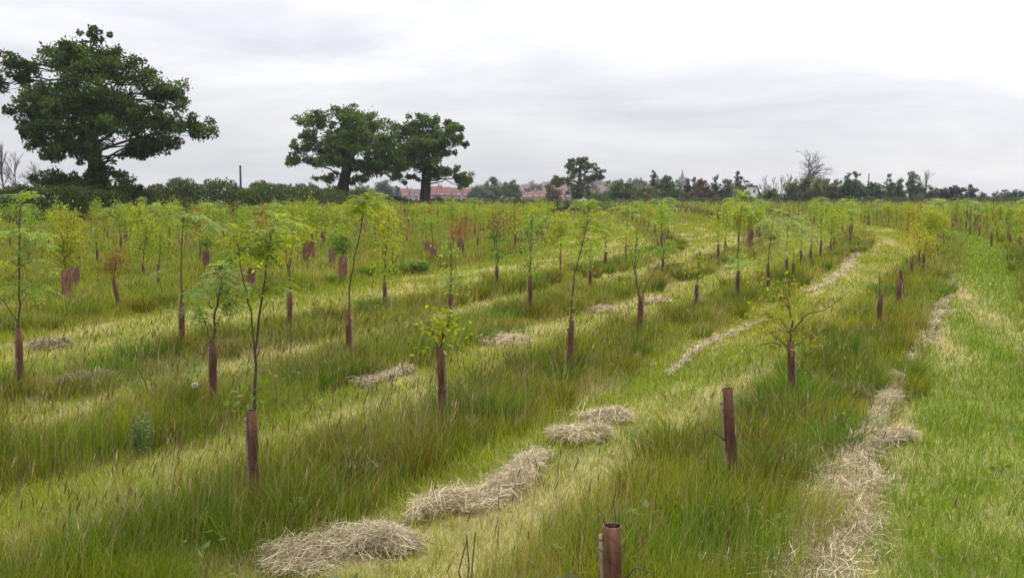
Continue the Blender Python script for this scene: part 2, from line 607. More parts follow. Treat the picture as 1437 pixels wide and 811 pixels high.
def swath(name, label, pts, width, height, n, tone=1.0, cat='hay', group=None, az=None):
    """a raked heap along a polyline of ground pixels; width and height in metres"""
    W = np.array([G(*p) for p in pts])
    seg = np.linalg.norm(np.diff(W, axis=0), axis=1)
    s = np.concatenate([[0], np.cumsum(seg)])
    tot = s[-1]
    wv = np.interp(np.linspace(0, 1, 50), np.linspace(0, 1, len(width)), width)

    def pos(t, u):
        x = np.interp(t * tot, s, W[:, 0])
        y = np.interp(t * tot, s, W[:, 1])
        e = .02
        dx = np.interp((t + e) * tot, s, W[:, 0]) - np.interp((t - e) * tot, s, W[:, 0])
        dy = np.interp((t + e) * tot, s, W[:, 1]) - np.interp((t - e) * tot, s, W[:, 1])
        L = np.hypot(dx, dy) + 1e-9
        ww = np.interp(t, np.linspace(0, 1, 50), wv) * (.05 + 1.25 * fbm(x, y, .22, 9))
        return x + dy / L * u * ww, y - dx / L * u * ww, np.arctan2(dy, dx)

    def hgt(t, u, x, y):
        return .40 * height * np.clip(1 - u * u, 0, 1) * np.clip(np.sin(np.pi * np.clip(t, 0, 1)) * 3, 0, 1) ** .6 * (.25 + 1.4 * fbm(x, y, .22, 13))

    base = W.mean(0)
    root = empty(name, (base[0], base[1], float(gz(base[0], base[1]))), label, cat, group)
    org = np.array([base[0], base[1], float(gz(base[0], base[1]))])
    # the packed bulk
    nt_, nu = max(16, int(tot / .07)), 13
    T, U = np.meshgrid(np.linspace(0, 1, nt_), np.linspace(-1, 1, nu), indexing='ij')
    x, y, _ = pos(T.ravel(), U.ravel())
    z = gz(x, y) - .012 + .75 * hgt(T.ravel(), U.ravel(), x, y)
    i = np.arange(nt_ - 1)[:, None] * nu
    j = np.arange(nu - 1)[None, :]
    Q = np.stack([i + j, i + nu + j, i + nu + j + 1, i + j + 1], -1).reshape(-1, 4)
    b = MB()
    b.add(np.stack([x, y, z], 1) - org, Q, None, np.array([.33, .26, .14]) * tone * rng.uniform(.6, 1.2, len(x))[:, None])
    b.obj('packed_straw', M_straw, root, True)
    n = int(n * 2.2)
    t = rng.random(n)
    u = rng.normal(0, .5, n) * np.where(rng.random(n) < .18, 1.8, 1.0)
    x, y, a = pos(t, u)
    kp = rng.random(n) < np.clip(2.6 * (fbm(x, y, .16, 71) - .5) + .95 - .25 * np.abs(u), .12, 1)
    t, u, x, y, a = t[kp], u[kp], x[kp], y[kp], a[kp]
    n = len(x)
    z = gz(x, y) + hgt(t, u, x, y) + .006 + .03 * rng.random(n) + .022 * np.minimum(np.abs(u), 1.3)
    b = MB()
    d = y.mean()
    L = rng.uniform(.03, .20, n) * np.where(np.abs(u) > 1.1, .7, 1)
    strands(b, np.stack([x, y, z], 1) - org, a + rng.normal(0, .8, n), L, np.full(n, .0017 * (max(d, 5) / 5.5) ** .9) * rng.uniform(.6, 1.5, n), straw_cols(n, tone), .28)
    b.obj('loose_straw', M_straw, root)
    return root


swath('hay_windrow', 'long pale hay windrow along the edge of the widest green mown path', [(1120, 840), (1150, 790), (1175, 730), (1200, 665), (1228, 605), (1250, 560), (1262, 528)], [.34, .30, .20, .13, .13, .10, .07], .09, 9000)
swath('hay_windrow', 'thin broken hay windrow curving away behind the big one on the green path', [(1275, 512), (1300, 480), (1318, 445), (1330, 405), (1338, 375), (1330, 358)], [.13, .17, .16, .2, .26, .14], .05, 3200, .95)
swath('hay_tongue', 'short tongue of hay raked sideways onto the green path', [(1195, 632), (1232, 628), (1275, 620)], [.13, .12, .05], .06, 1600)
swath('hay_windrow', 'arched hay windrow with loose ends in the middle of the front mown path', [(575, 738), (625, 716), (680, 712), (725, 688), (745, 655), (765, 648)], [.06, .13, .2, .2, .12, .05], .10, 4200, 1.05)
swath('hay_windrow', 'wide flat hay windrow lying at the bottom edge of the photo', [(385, 800), (450, 785), (510, 765), (575, 775)], [.2, .22, .2, .08], .10, 5200, 1.0)
swath('hay_pile', 'oval pale hay pile lower of the pair on the front mown path', [(782, 624), (818, 619), (850, 620)], [.14, .2, .14], .10, 1800, 1.1)
swath('hay_pile', 'rounded pale hay pile upper of the pair on the front mown path', [(826, 597), (852, 592), (878, 590)], [.2, .27, .2], .12, 1900, 1.08)
swath('hay_pile', 'flat oval hay pile between the second and third rows of guards', [(676, 484), (706, 481), (736, 478)], [.2, .34, .2], .07, 1700, 1.1)
swath('hay_pile', 'brownish hay mound on the mown path near the feathery sapling', [(92, 552), (120, 543), (152, 536)], [.2, .36, .2], .17, 2000, .72)
swath('hay_pile', 'low brown hay mound farther up that path at the frame edge', [(50, 492), (70, 489), (95, 488)], [.2, .3, .2], .13, 1000, .68)
swath('hay_pile', 'small brown hay heap beside the bushy sapling guard', [(305, 497), (320, 493), (332, 494)], [.16, .22, .12], .13, 700, .6)
swath('hay_windrow', 'faint hay streak crossing the grass behind the twin stemmed sapling', [(505, 545), (540, 533), (575, 521)], [.08, .16, .08], .04, 900, 1.0)
swath('hay_windrow', 'pale hay streak where the mown path meets the spreading oak', [(940, 528), (985, 493), (1030, 472), (1075, 455)], [.03, .07, .10, .05], .04, 800, 1.0)
swath('hay_windrow', 'pale hay streak bending with the far mown path', [(1128, 412), (1160, 402), (1185, 380), (1203, 355), (1203, 338)], [.12, .2, .16, .2, .3], .06, 1700, 1.05)
swath('hay_pile', 'tiny pale hay pile behind the forked sapling', [(900, 428), (918, 426), (936, 425)], [.2, .3, .2], .08, 600, 1.05)
swath('hay_pile', 'tiny pale hay pile beside the tall sapling with the leaf tuft', [(832, 441), (848, 439), (864, 438)], [.2, .3, .2], .08, 600, 1.05)


def tussock(px, py, r, h, n, tone, label):
    c = G(px, py)
    root = empty('grass_tussock', (c[0], c[1], 0), label, 'grass tussock')
    a = rng.uniform(0, 6.28, n)
    rr = r * .35 * np.sqrt(rng.random(n))
    b = MB()
    P0 = np.stack([rr * np.cos(a), rr * np.sin(a), np.zeros(n)], 1)
    hh = h * rng.uniform(.6, 1.1, n)
    out = r * rng.uniform(.1, 1.3, n) ** 1.2
    hh = hh * rng.uniform(.5, 1.2, n)
    w = np.full(n, .0026)
    pts = [P0]
    for f, zf in ((.4, .8), (.75, 1.0), (1.0, .75)):
        pts.append(P0 + np.stack([np.cos(a) * out * f, np.sin(a) * out * f, hh * zf], 1))
    fa = a + np.pi / 2
    o = np.stack([np.cos(fa) * w, np.sin(fa) * w, 0 * w], 1) * .5
    V = np.stack([v for p in pts for v in (p - o, p + o)], 1).reshape(-1, 3)
    k = np.arange(n)[:, None] * 8
    Q = np.concatenate([k + np.array([[0, 1, 3, 2]]), k + np.array([[2, 3, 5, 4]]), k + np.array([[4, 5, 7, 6]])])
    C = np.repeat(straw_cols(n, tone), 8, axis=0)
    g = np.repeat(rng.random(n) < .5, 8)
    C[g] = np.array([.12, .15, .015])
    b.add(V, Q, None, C)
    b.obj('dead_blades', M_straw, root)


tussock(1117, 668, .13, .17, 260, .62, 'brown dead grass tussock beside the stout treeless guard')
tussock(1022, 738, .15, .16, 200, .8, 'pale drooping grass tussock in front of the stout treeless guard')
tussock(495, 672, .13, .16, 220, .75, 'greyish dead grass tussock between windrow and long grass')
tussock(1200, 560, .18, .14, 220, .55, 'greyish brown grass tussock beside the long windrow')

# ------------------------------------------------------------------ saplings
BRIGHT = np.array([.21, .27, .018])
YELLOW = np.array([.30, .28, .015])
FRESH = np.array([.14, .23, .022])
PALE = np.array([.20, .28, .07])
DARKG = np.array([.065, .12, .018])
BROWN = np.array([.17, .085, .03])
OLIVE = np.array([.19, .17, .03])
STEM = np.array([.055, .04, .03])
STEMG = np.array([.10, .09, .045])
GUARD = np.array([.115, .050, .030])
SHELT = np.array([.155, .070, .050])


def pinnate(b, P, D, L, col, pairs=6, droop=.5, wide=1.0):
    """compound leaves: a drooping rachis with paired leaflets"""
    n = len(P)
    D = D / np.linalg.norm(D, axis=1)[:, None]
    side = np.cross(D, np.array([0, 0, 1.]))
    side /= np.linalg.norm(side, axis=1)[:, None] + 1e-9
    dn = np.array([0, 0, -1.])
    for q in range(pairs + 1):
        t = .25 + .75 * q / pairs
        C0 = P + D * (L * t)[:, None] + dn * (droop * L * t * t)[:, None]
        dd = D + dn * (droop * 2 * t)
        dd /= np.linalg.norm(dd, axis=1)[:, None]
        nr = np.cross(side, dd)
        sgn = (-1, 1) if q < pairs else (0,)
        for sg in sgn:
            d2 = (dd * .55 + side * sg + dn * .15) if sg else dd
            l2 = L * .30 * (1 - .35 * abs(t - .55))
            b.leaves(C0, d2, nr + rng.normal(0, .25, (n, 3)), l2, l2 * .36 * wide, col * rng.uniform(.85, 1.15, n)[:, None])


def foliage(b, bt, stem_pts, ell, kind, col, lscale=1.0):
    """fill an ellipsoid (centre, radii, count) with leaves carried on twigs off the stem"""
    c, r, n = ell
    c, r = np.asarray(c, float), np.asarray(r, float)
    per = {'pinnate': 7, 'simple': 9, 'tiny': 9}[kind]
    m = max(2, int(n / per))
    u = rng.normal(size=(m, 3))
    u /= np.linalg.norm(u, axis=1)[:, None]
    E = c + u * r * (rng.random(m) ** .45)[:, None]
    SP = np.concatenate([np.linspace(a, b_, 12) for a, b_ in zip(stem_pts[:-1], stem_pts[1:])])
    for e in E:
        dd = np.linalg.norm(SP - e, axis=1) + 1.2 * np.maximum(0, SP[:, 2] - e[2] + .05)
        s = SP[np.argmin(dd)]
        mid = (s + e) / 2 + np.array([0, 0, .04]) + rng.normal(0, .012, 3)
        bt.tube([s, mid, e], [.0028, .0022, .0014], 4, STEMG * 1.3)
    k = np.repeat(np.arange(m), per)
    nn = len(k)
    kc = col * rng.uniform(.8, 1.2, m)[k][:, None] * rng.uniform(.8, 1.2, nn)[:, None]
    kc = kc + rng.normal(0, .012, (nn, 1)) * np.array([1, .2, 0])
    kc = np.clip(kc, .01, .6)
    if kind == 'pinnate':
        outw = E - c
        a = rng.uniform(0, 6.28, nn)
        D = np.stack([np.cos(a), np.sin(a), rng.uniform(.1, .7, nn)], 1) + .8 * (outw / r)[k]
        pinnate(b, E[k] + rng.normal(0, .01, (nn, 3)), D, rng.uniform(.11, .19, nn) * lscale, kc, 5, .45)
    else:
        sz = (.048 if kind == 'simple' else .032) * lscale
        sp = sz * (1.5 if kind == 'simple' else 1.6)
        P = E[k] + rng.normal(0, sp, (nn, 3))
        D = rng.normal(size=(nn, 3)) + np.array([0, 0, -.25])
        b.leaves(P, D, rng.normal(size=(nn, 3)) + np.array([0, 0, .6]), sz * rng.uniform(.7, 1.3, nn), sz * .62, kc)


def guard_mesh(b, top, h0=-.12, r=.027, bleach_lit=.5, n=12, col=GUARD):
    """a slit spiral tube from the ground to top (x,y,z): outside wall, rim and inside wall"""
    top = np.asarray(top, float)
    zs = np.linspace(0, 1, 9)
    P = np.stack([top[0] * zs + 0 * zs, top[1] * zs, h0 + (top[2] - h0) * zs], 1)
    rad = r * (1 + .05 * np.sin(zs * 9 + top[0] * 50) + .03 * rng.normal(size=9))
    m0 = b.n
    b.tube(P, rad, n, col)
    # paler towards the open end: lit top put into the colour, plus bleaching
    C = b.C[-1]
    z = (b.V[-1][:, 2] - h0) / (top[2] - h0)
    f = sstep(.72, 1.0, z)[:, None] * bleach_lit
    b.C[-1] = C * (1 - f) + np.array([.27, .145, .095]) * f
    PI = P[5:][::-1]
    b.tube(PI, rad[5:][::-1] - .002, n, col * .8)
    # rim joining outside and inside
    th = np.linspace(0, 2 * np.pi, n, endpoint=False)
    o = np.stack([np.cos(th), np.sin(th), 0 * th], 1)
    ro, ri = rad[-1], rad[-1] - .002
    V = np.concatenate([top + o * ro + [0, 0, .001], top + o * ri + [0, 0, .001]])
    k = (np.arange(n) + 1) % n
    Q = np.stack([np.arange(n), k, n + k, n + np.arange(n)], -1)
    b.add(V, Q, None, np.array([.36, .22, .17]))


def cane_mesh(b, top, off, h, r=.009):
    c = np.array(top) * .9
    P = []
    for t in np.linspace(0, 1, 7):
        P.append([off[0] + c[0] * t, off[1] + c[1] * t, -.1 + (h + .1) * t])
    P = np.array(P)
    b.tube(P, r, 7, np.array([.22, .17, .12]), cap=True)
    for t in (2, 4, 6):
        q = P[min(t, 6)] - [0, 0, .02]
        b.tube([q - [0, 0, .005], q, q + [0, 0, .005]], [r, r * 1.3, r], 7, np.array([.14, .10, .07]))


def build_young_tree(root, top, stems, crowns, kind, col, shelter=False, cane=True, guard=True, lscale=1.0, stemcol=STEM, ties=False, gr=None):
    """top: guard top in the root's own metres; stems: polylines; crowns: (centre, radii, n[, kind, colour])"""
    gr = gr or (.085 if shelter else .027)
    col = np.asarray(col) * np.array([random.uniform(.92, 1.18), random.uniform(.95, 1.12), random.uniform(.8, 1.2)])
    stemcol = np.asarray(stemcol) * random.uniform(.8, 1.5)
    if guard:
        b = MB()
        guard_mesh(b, top, r=gr, col=(SHELT if shelter else GUARD) * random.uniform(.8, 1.25), n=16 if shelter else 12, bleach_lit=random.uniform(.2, .7))
        b.obj('shelter_tube' if shelter else 'guard_tube', M_guard, root, True)
    if cane:
        b = MB()
        s = random.choice((-1, 1))
        if cane in (-1, 1) and cane is not True:
            s = cane
        cane_mesh(b, top, (s * (gr + .010), .006), top[2] * random.uniform(.8, .95), .012 if shelter else .009)
        b.obj('support_cane', M_cane, root, True)
        for f in (.42, .8) if ties else ():
            b = MB()
            cx_ = np.array([top[0] * f + s * .007, top[1] * f + .002, top[2] * f])
            th = np.linspace(0, 2 * np.pi, 17)
            b.tube(np.stack([cx_[0] + (gr + .012) * np.cos(th), cx_[1] + (gr + .004) * np.sin(th), cx_[2] + 0 * th], 1), .0018, 5, (.03, .028, .026))
            b.obj('cable_tie', M_cane, root, True)
    bs = MB()
    pts = []
    for qi, st in enumerate(stems):
        st = np.asarray(st, float)
        tk = (1.0 if qi == 0 else .6) if crowns else .45
        t = np.linspace(0, 1, len(st))
        tt = np.linspace(0, 1, len(st) * 3)
        P = np.stack([np.interp(tt, t, st[:, i]) for i in range(3)], 1)
        P[1:-1] += rng.normal(0, .004, (len(P) - 2, 3))
        bs.tube(P, np.linspace(.0095, .0032, len(P)) * tk, 6, stemcol)
        pts.append(P)
    bl = MB()
    for cr in crowns:
        c, r, n = cr[:3]
        kd = cr[3] if len(cr) > 3 else kind
        cl = cr[4] if len(cr) > 4 else col
        sp = min(pts, key=lambda P: np.min(np.linalg.norm(P - np.asarray(c), axis=1)))
        foliage(bl, bs, sp, (c, r, n), kd, np.asarray(cl), lscale)
    if bs.n:
        bs.obj('stem', M_twig, root, True)
    if bl.n:
        bl.obj('foliage', M_leaf, root)


placed = []


def sap(label, base, gt, stems=(), crowns=(), kind='simple', col=BRIGHT, shelter=False, cane=True, name='young_tree', cat='young tree', lscale=1.0, guard=True, gr=None, stemcol=STEM):
    """a young tree measured in the photograph: everything in pixels, turned to metres in the upright plane through its foot"""
    g = G(*base)
    d = g[1]
    o = np.array([g[0], g[1], float(gz(g[0], g[1]))])
    placed.append((g[0], g[1]))
    root = empty(name, o, label, cat)
    P = lambda q: at(q[0], q[1], d) - np.array([g[0], g[1], 0])
    top = P(gt)
    S_ = []
    for st in stems:
        dy = rng.normal(0, .03)
        p = [P(q) for q in st]
        for i, v in enumerate(p):
            v[1] += dy * i
        p[0] = p[0] - np.array([0, 0, .08])
        S_.append(p)
    s = d / F
    Cs = []
    for cr in crowns:
        cx, cy, rx, ry, n = cr[:5]
        c = P((cx, cy))
        Cs.append((c, (rx * s, max(min(rx, ry * 1.2) * s, .05), ry * s), int(n * np.interp(d, [5, 10, 18, 40], [1.2, 1.5, 2.6, 2.8]))) + tuple(cr[5:]))
    if not stems and crowns:
        cr = crowns[0]
        S_ = [[top - [0, 0, .08], P((cr[0], cr[1] + cr[3] * .3)), P((cr[0], cr[1] - cr[3] * .8))]]
    build_young_tree(root, top, S_, Cs, kind, col, shelter, cane, guard, lscale * float(np.interp(d, [6, 12, 20, 40], [.92, 1.0, 1.2, 1.6])), stemcol, ties=(d < 13), gr=gr)
    return root


TG = 'tree guard'
sap('twin stemmed tall sapling with yellow green top, in the large guard standing most forward', (362, 714), (353, 575),
    [[(356, 580), (358, 540), (361, 480), (368, 420), (376, 365), (380, 325)], [(359, 500), (357, 440), (350, 390), (346, 340)]],
    [(372, 325, 26, 22, 46), (345, 345, 22, 22, 26), (358, 548, 17, 24, 30, 'simple', FRESH), (356, 405, 16, 12, 9), (392, 345, 22, 15, 20), (380, 405, 12, 14, 7)], 'pinnate', BRIGHT)
sap('bushy pale green sapling with a low side stem in a straight brown guard', (300, 577), (299, 476),
    [[(299, 480), (301, 440), (306, 410), (309, 370)], [(299, 480), (290, 450), (279, 425)]],
    [(308, 385, 20, 18, 34), (300, 415, 28, 20, 44), (322, 408, 22, 16, 24), (282, 425, 14, 10, 10), (300, 455, 13, 18, 26, 'simple', FRESH)], 'pinnate', PALE * .95)
sap('feathery bluish green sapling in a guard at the frame edge', (31, 556), (26, 460),
    [[(26, 464), (27, 420), (29, 370), (30, 310), (33, 285)], [(25, 440), (8, 425), (-8, 410)]],
    [(36, 330, 30, 22, 34), (18, 370, 30, 16, 22), (52, 395, 28, 12, 16), (10, 400, 22, 20, 18), (36, 290, 12, 20, 20), (60, 340, 20, 14, 12)], 'pinnate', np.array([.19, .26, .045]), lscale=1.15)
sap('slim sapling with leafless lower stem and broad pale crown on top', (257, 499), (255, 427),
    [[(255, 430), (255, 390), (257, 345), (259, 305)]],
    [(252, 305, 34, 16, 46), (275, 312, 24, 14, 22), (232, 302, 16, 10, 14), (242, 382, 18, 5, 7), (264, 412, 18, 4, 7)], 'pinnate', PALE, lscale=1.1)
sap('slender sapling with small pale leaves high above its straight guard', (408, 474), (407, 405),
    [[(407, 408), (407, 380), (411, 345), (415, 315)]],
    [(417, 318, 22, 16, 44), (408, 345, 24, 12, 18), (408, 404, 8, 6, 12, 'simple', OLIVE), (432, 330, 16, 12, 20)], 'simple', BRIGHT * .95)
sap('leaning tall whip with a lone bright leafy head', (490, 509), (488, 436),
    [[(489, 440), (490, 410), (496, 365), (505, 325), (508, 300), (507, 275)]],
    [(508, 276, 20, 13, 36), (500, 295, 18, 9, 18), (522, 288, 18, 13, 20), (496, 315, 14, 10, 12)], 'pinnate', BRIGHT * 1.08, lscale=1.2)
sap('yellow green columnar bushy sapling before the brown shelters', (541, 438), (539, 393),
    [[(539, 396), (540, 365), (545, 325), (547, 295)]],
    [(545, 310, 14, 22, 80, 'simple', YELLOW), (543, 345, 18, 20, 100), (540, 375, 19, 13, 80, 'simple', BRIGHT)], 'simple', BRIGHT * 1.0)
sap('short sapling with small tuft of yellowish leaves on a tall straight guard', (622, 592), (617, 488),
    [[(617, 492), (621, 475), (630, 455), (634, 436)], [(618, 490), (608, 475), (600, 464)]],
    [(603, 462, 11, 9, 34, 'simple', YELLOW * .9), (617, 470, 16, 12, 70), (632, 448, 8, 14, 36)], 'simple', BRIGHT * .95)
sap('spindly pale sapling standing behind the short tufted one', (633, 455), (632, 413),
    [[(632, 416), (633, 385), (632, 345), (634, 325)]],
    [(632, 350, 11, 20, 30), (636, 395, 17, 16, 60), (648, 388, 13, 10, 24), (622, 400, 9, 9, 20)], 'simple', PALE)
sap('dark leaved sapling with reddish brown top', (699, 411), (697, 374),
    [[(697, 378), (697, 350), (698, 310)]],
    [(698, 330, 11, 12, 70, 'simple', DARKG * 1.6), (697, 358, 15, 10, 40), (694, 312, 14, 16, 60, 'simple', BROWN), (710, 360, 10, 6, 20)], 'simple', FRESH)
sap('leafy columnar sapling with a long pale guard beside dry thatch', (745, 447), (744, 389),
    [[(744, 392), (744, 360), (746, 325), (747, 298)]],
    [(746, 315, 19, 18, 110), (744, 350, 16, 18, 80), (742, 375, 12, 10, 40)], 'simple', np.array([.17, .25, .05]))
sap('tallest bent sapling with bright crown and leaf tuft at guard top', (800, 521), (802, 444),
    [[(802, 448), (802, 420), (806, 385), (815, 350), (822, 320), (826, 290)]],
    [(824, 300, 20, 20, 40), (816, 330, 24, 16, 32), (832, 318, 16, 20, 22), (812, 365, 16, 14, 12), (802, 436, 13, 5, 16, 'simple', BRIGHT), (826, 280, 8, 8, 10, 'pinnate', PALE)], 'pinnate', BRIGHT * 1.12)
sap('thin small leaved sapling just behind the tallest bent one', (828, 413), (828, 377),
    [[(828, 380), (828, 355), (830, 335)]], [(829, 350, 11, 18, 40), (826, 370, 9, 8, 16)], 'simple', FRESH * 1.1)
sap('fan shaped yellow green sapling beside the inner path', (850, 377), (850, 343),
    [[(850, 346), (850, 330), (850, 312)]], [(846, 325, 15, 12, 90), (857, 318, 11, 12, 50)], 'simple', OLIVE * .8 + BRIGHT * .4)
sap('nearly leafless sapling forking in two from a split guard', (896, 479), (899, 417),
    [[(899, 420), (894, 405), (890, 375), (891, 345), (893, 322)], [(899, 420), (908, 400), (920, 378), (929, 362)], [(890, 380), (885, 355), (884, 338)], [(892, 370), (899, 352), (901, 345)]],
    [(893, 350, 8, 14, 40), (900, 360, 6, 10, 22), (891, 390, 4, 12, 14)], 'simple', FRESH, cane=1, stemcol=STEM * .9)
sap('slim sapling with a low leafy side clump and two bare leaders', (930, 388), (930, 362),
    [[(930, 365), (932, 340), (936, 312)], [(931, 350), (940, 335), (948, 320)]], [(934, 352, 13, 8, 60), (936, 305, 9, 9, 24)], 'simple', np.array([.13, .24, .04]))
sap('thin sapling with drooping pale tip near the path bend', (923, 358), (923, 337), [[(923, 340), (921, 325), (918, 312)]], [(917, 312, 10, 8, 24)], 'simple', PALE)
sap('sparse leaning sapling with few leaves over bright grass', (977, 441), (978, 400),
    [[(978, 403), (980, 380), (983, 352)]], [(984, 352, 11, 8, 34), (978, 382, 8, 20, 20)], 'simple', BRIGHT)
sap('tall thin sapling with weeping pale head above the tree line foot', (1035, 426), (1036, 381),
    [[(1036, 384), (1036, 350), (1039, 310), (1041, 280)]], [(1041, 284, 13, 11, 22), (1036, 355, 9, 16, 10), (1034, 375, 8, 8, 6)], 'pinnate', PALE * .95, lscale=1.3)
sap('small bushy sapling between hay streaks on the inner path', (1008, 371), (1008, 344), [], [(1007, 330, 13, 12, 70), (1003, 316, 11, 10, 40)], 'simple', BRIGHT)
sap('pale leafy sapling with one yellow side branch', (1078, 411), (1078, 369),
    [[(1078, 372), (1080, 340), (1086, 300)], [(1077, 405), (1068, 390), (1056, 376)]], [(1080, 345, 17, 24, 24), (1088, 305, 18, 16, 26), (1058, 379, 9, 6, 20, 'simple', YELLOW)], 'pinnate', PALE, lscale=1.25)
sap('airy pale sapling beyond the yellow branched one', (1104, 392), (1104, 358), [[(1104, 361), (1105, 330), (1107, 300)]], [(1105, 322, 14, 20, 26), (1114, 305, 12, 10, 12)], 'pinnate', PALE * .9, lscale=1.2)
sap('rusty leaved thin sapling poking above the spreading oak', (1113, 395), (1113, 370), [[(1113, 373), (1114, 350)]], [(1113, 357, 4, 12, 20)], 'simple', YELLOW * .8, cane=False)
sap('pale sapling third from the spreading oak along its row', (1124, 379), (1124, 353), [], [(1125, 325, 13, 18, 24)], 'pinnate', PALE * .9, lscale=1.2)
sap('thin sapling in a dark guard fourth from the spreading oak', (1138, 374), (1138, 347), [], [(1140, 325, 8, 16, 40)], 'simple', PALE)
sap('dense yellow bush in a guard where the row meets the far bend', (1170, 352), (1170, 329), [], [(1171, 312, 15, 14, 140), (1183, 308, 10, 8, 40)], 'simple', YELLOW * .9)
sap('olive sapling with level spreading branches in a dark guard', (1112, 570), (1109, 478),
    [[(1109, 482), (1112, 455), (1108, 425), (1110, 392)], [(1112, 452), (1130, 438), (1152, 432), (1182, 404)], [(1109, 474), (1085, 470), (1074, 460)], [(1110, 473), (1140, 474), (1172, 455)], [(1108, 474), (1080, 480), (1055, 484)], [(1111, 455), (1095, 446), (1085, 447)]],
    [(1090, 420, 18, 9, 60), (1070, 440, 14, 8, 44), (1060, 452, 12, 5, 24), (1108, 402, 12, 10, 34), (1130, 440, 14, 8, 34), (1160, 424, 14, 10, 34), (1095, 464, 22, 7, 50), (1130, 470, 20, 6, 34), (1090, 482, 14, 8, 26), (1178, 408, 8, 6, 16)], 'tiny', np.array([.25, .22, .025]), lscale=1.35)
sap('treeless stout brown guard with a bleached rim and thin bare side twig', (1033, 692), (1021, 548), [[(1018, 602), (1000, 605), (982, 608)], [(990, 606), (985, 596)]], [], name='tree_guard', cat=TG, cane=-1, gr=.029)
sap('large cut off guard tube with grey cane and bare twigs at the bottom edge', (866, 900), (859, 737),
    [[(860, 745), (863, 715), (867, 684)], [(858, 742), (848, 728), (838, 716)], [(862, 742), (872, 728), (880, 712)], [(868, 790), (890, 790), (912, 792)]], [], name='tree_guard', cat=TG, cane=-1, gr=.034)
sap('dark guard with single dead twig on the edge of the wide path', (1231, 473), (1236, 416), [[(1235, 420), (1234, 405), (1232, 388)]], [(1234, 398, 2, 9, 8)], 'tiny', BROWN, name='tree_guard', cat=TG)
sap('empty dark guard in front of its close twin by the wide path', (1260, 441), (1262, 393), [], [], name='tree_guard', cat=TG, gr=.036)
sap('empty dark guard half hidden behind its close twin', (1267, 416), (1264, 379), [], [], name='tree_guard', cat=TG, gr=.032)
sap('narrow leaning guard right before the yellow leafed pair', (1278, 396), (1280, 364), [], [], name='tree_guard', cat=TG)
sap('yellow leafed sapling in the darker guard of a pair beside the wide path', (1290, 381), (1290, 351), [], [(1290, 340, 18, 10, 120), (1282, 328, 10, 8, 40)], 'simple', YELLOW * .75 + BRIGHT * .25)
sap('spreading yellow sapling in the paler guard of a pair beside the wide path', (1295, 388), (1296, 356), [], [(1300, 342, 18, 12, 110), (1308, 348, 10, 8, 40)], 'simple', YELLOW * .7 + BRIGHT * .3)
sap('tall dense yellow crowned sapling above the yellow pair', (1272, 335), (1272, 320), [[(1272, 322), (1275, 305), (1278, 288)]], [(1280, 302, 14, 15, 170), (1276, 322, 9, 8, 50)], 'simple', YELLOW * .85)
for (bx, by, ty, lab, cr) in [
        (1391, 347, 325, 'short empty guard across the wide path with dark rim', None), (1399, 336, 323, 'tiny yellow sapling across the wide path', (1399, 318, 7, 8, 40)),
        (1417, 348, 328, 'leaning empty guard farthest across the wide path', None), (1431, 352, 332, 'sparse sapling at the frame edge across the wide path', (1432, 328, 7, 6, 20)),
        (1374, 332, 316, 'lone short guard before the pale shelters', None), (1361, 330, 317, 'small dark guard beside the lone short one', None)]:
    sap(lab, (bx, by), (bx + 1, ty), [], [cr] if cr else [], 'simple', BRIGHT, name='young_tree' if cr else 'tree_guard', cat='young tree' if cr else TG, gr=.04)
SH = 'shrub in shelter'
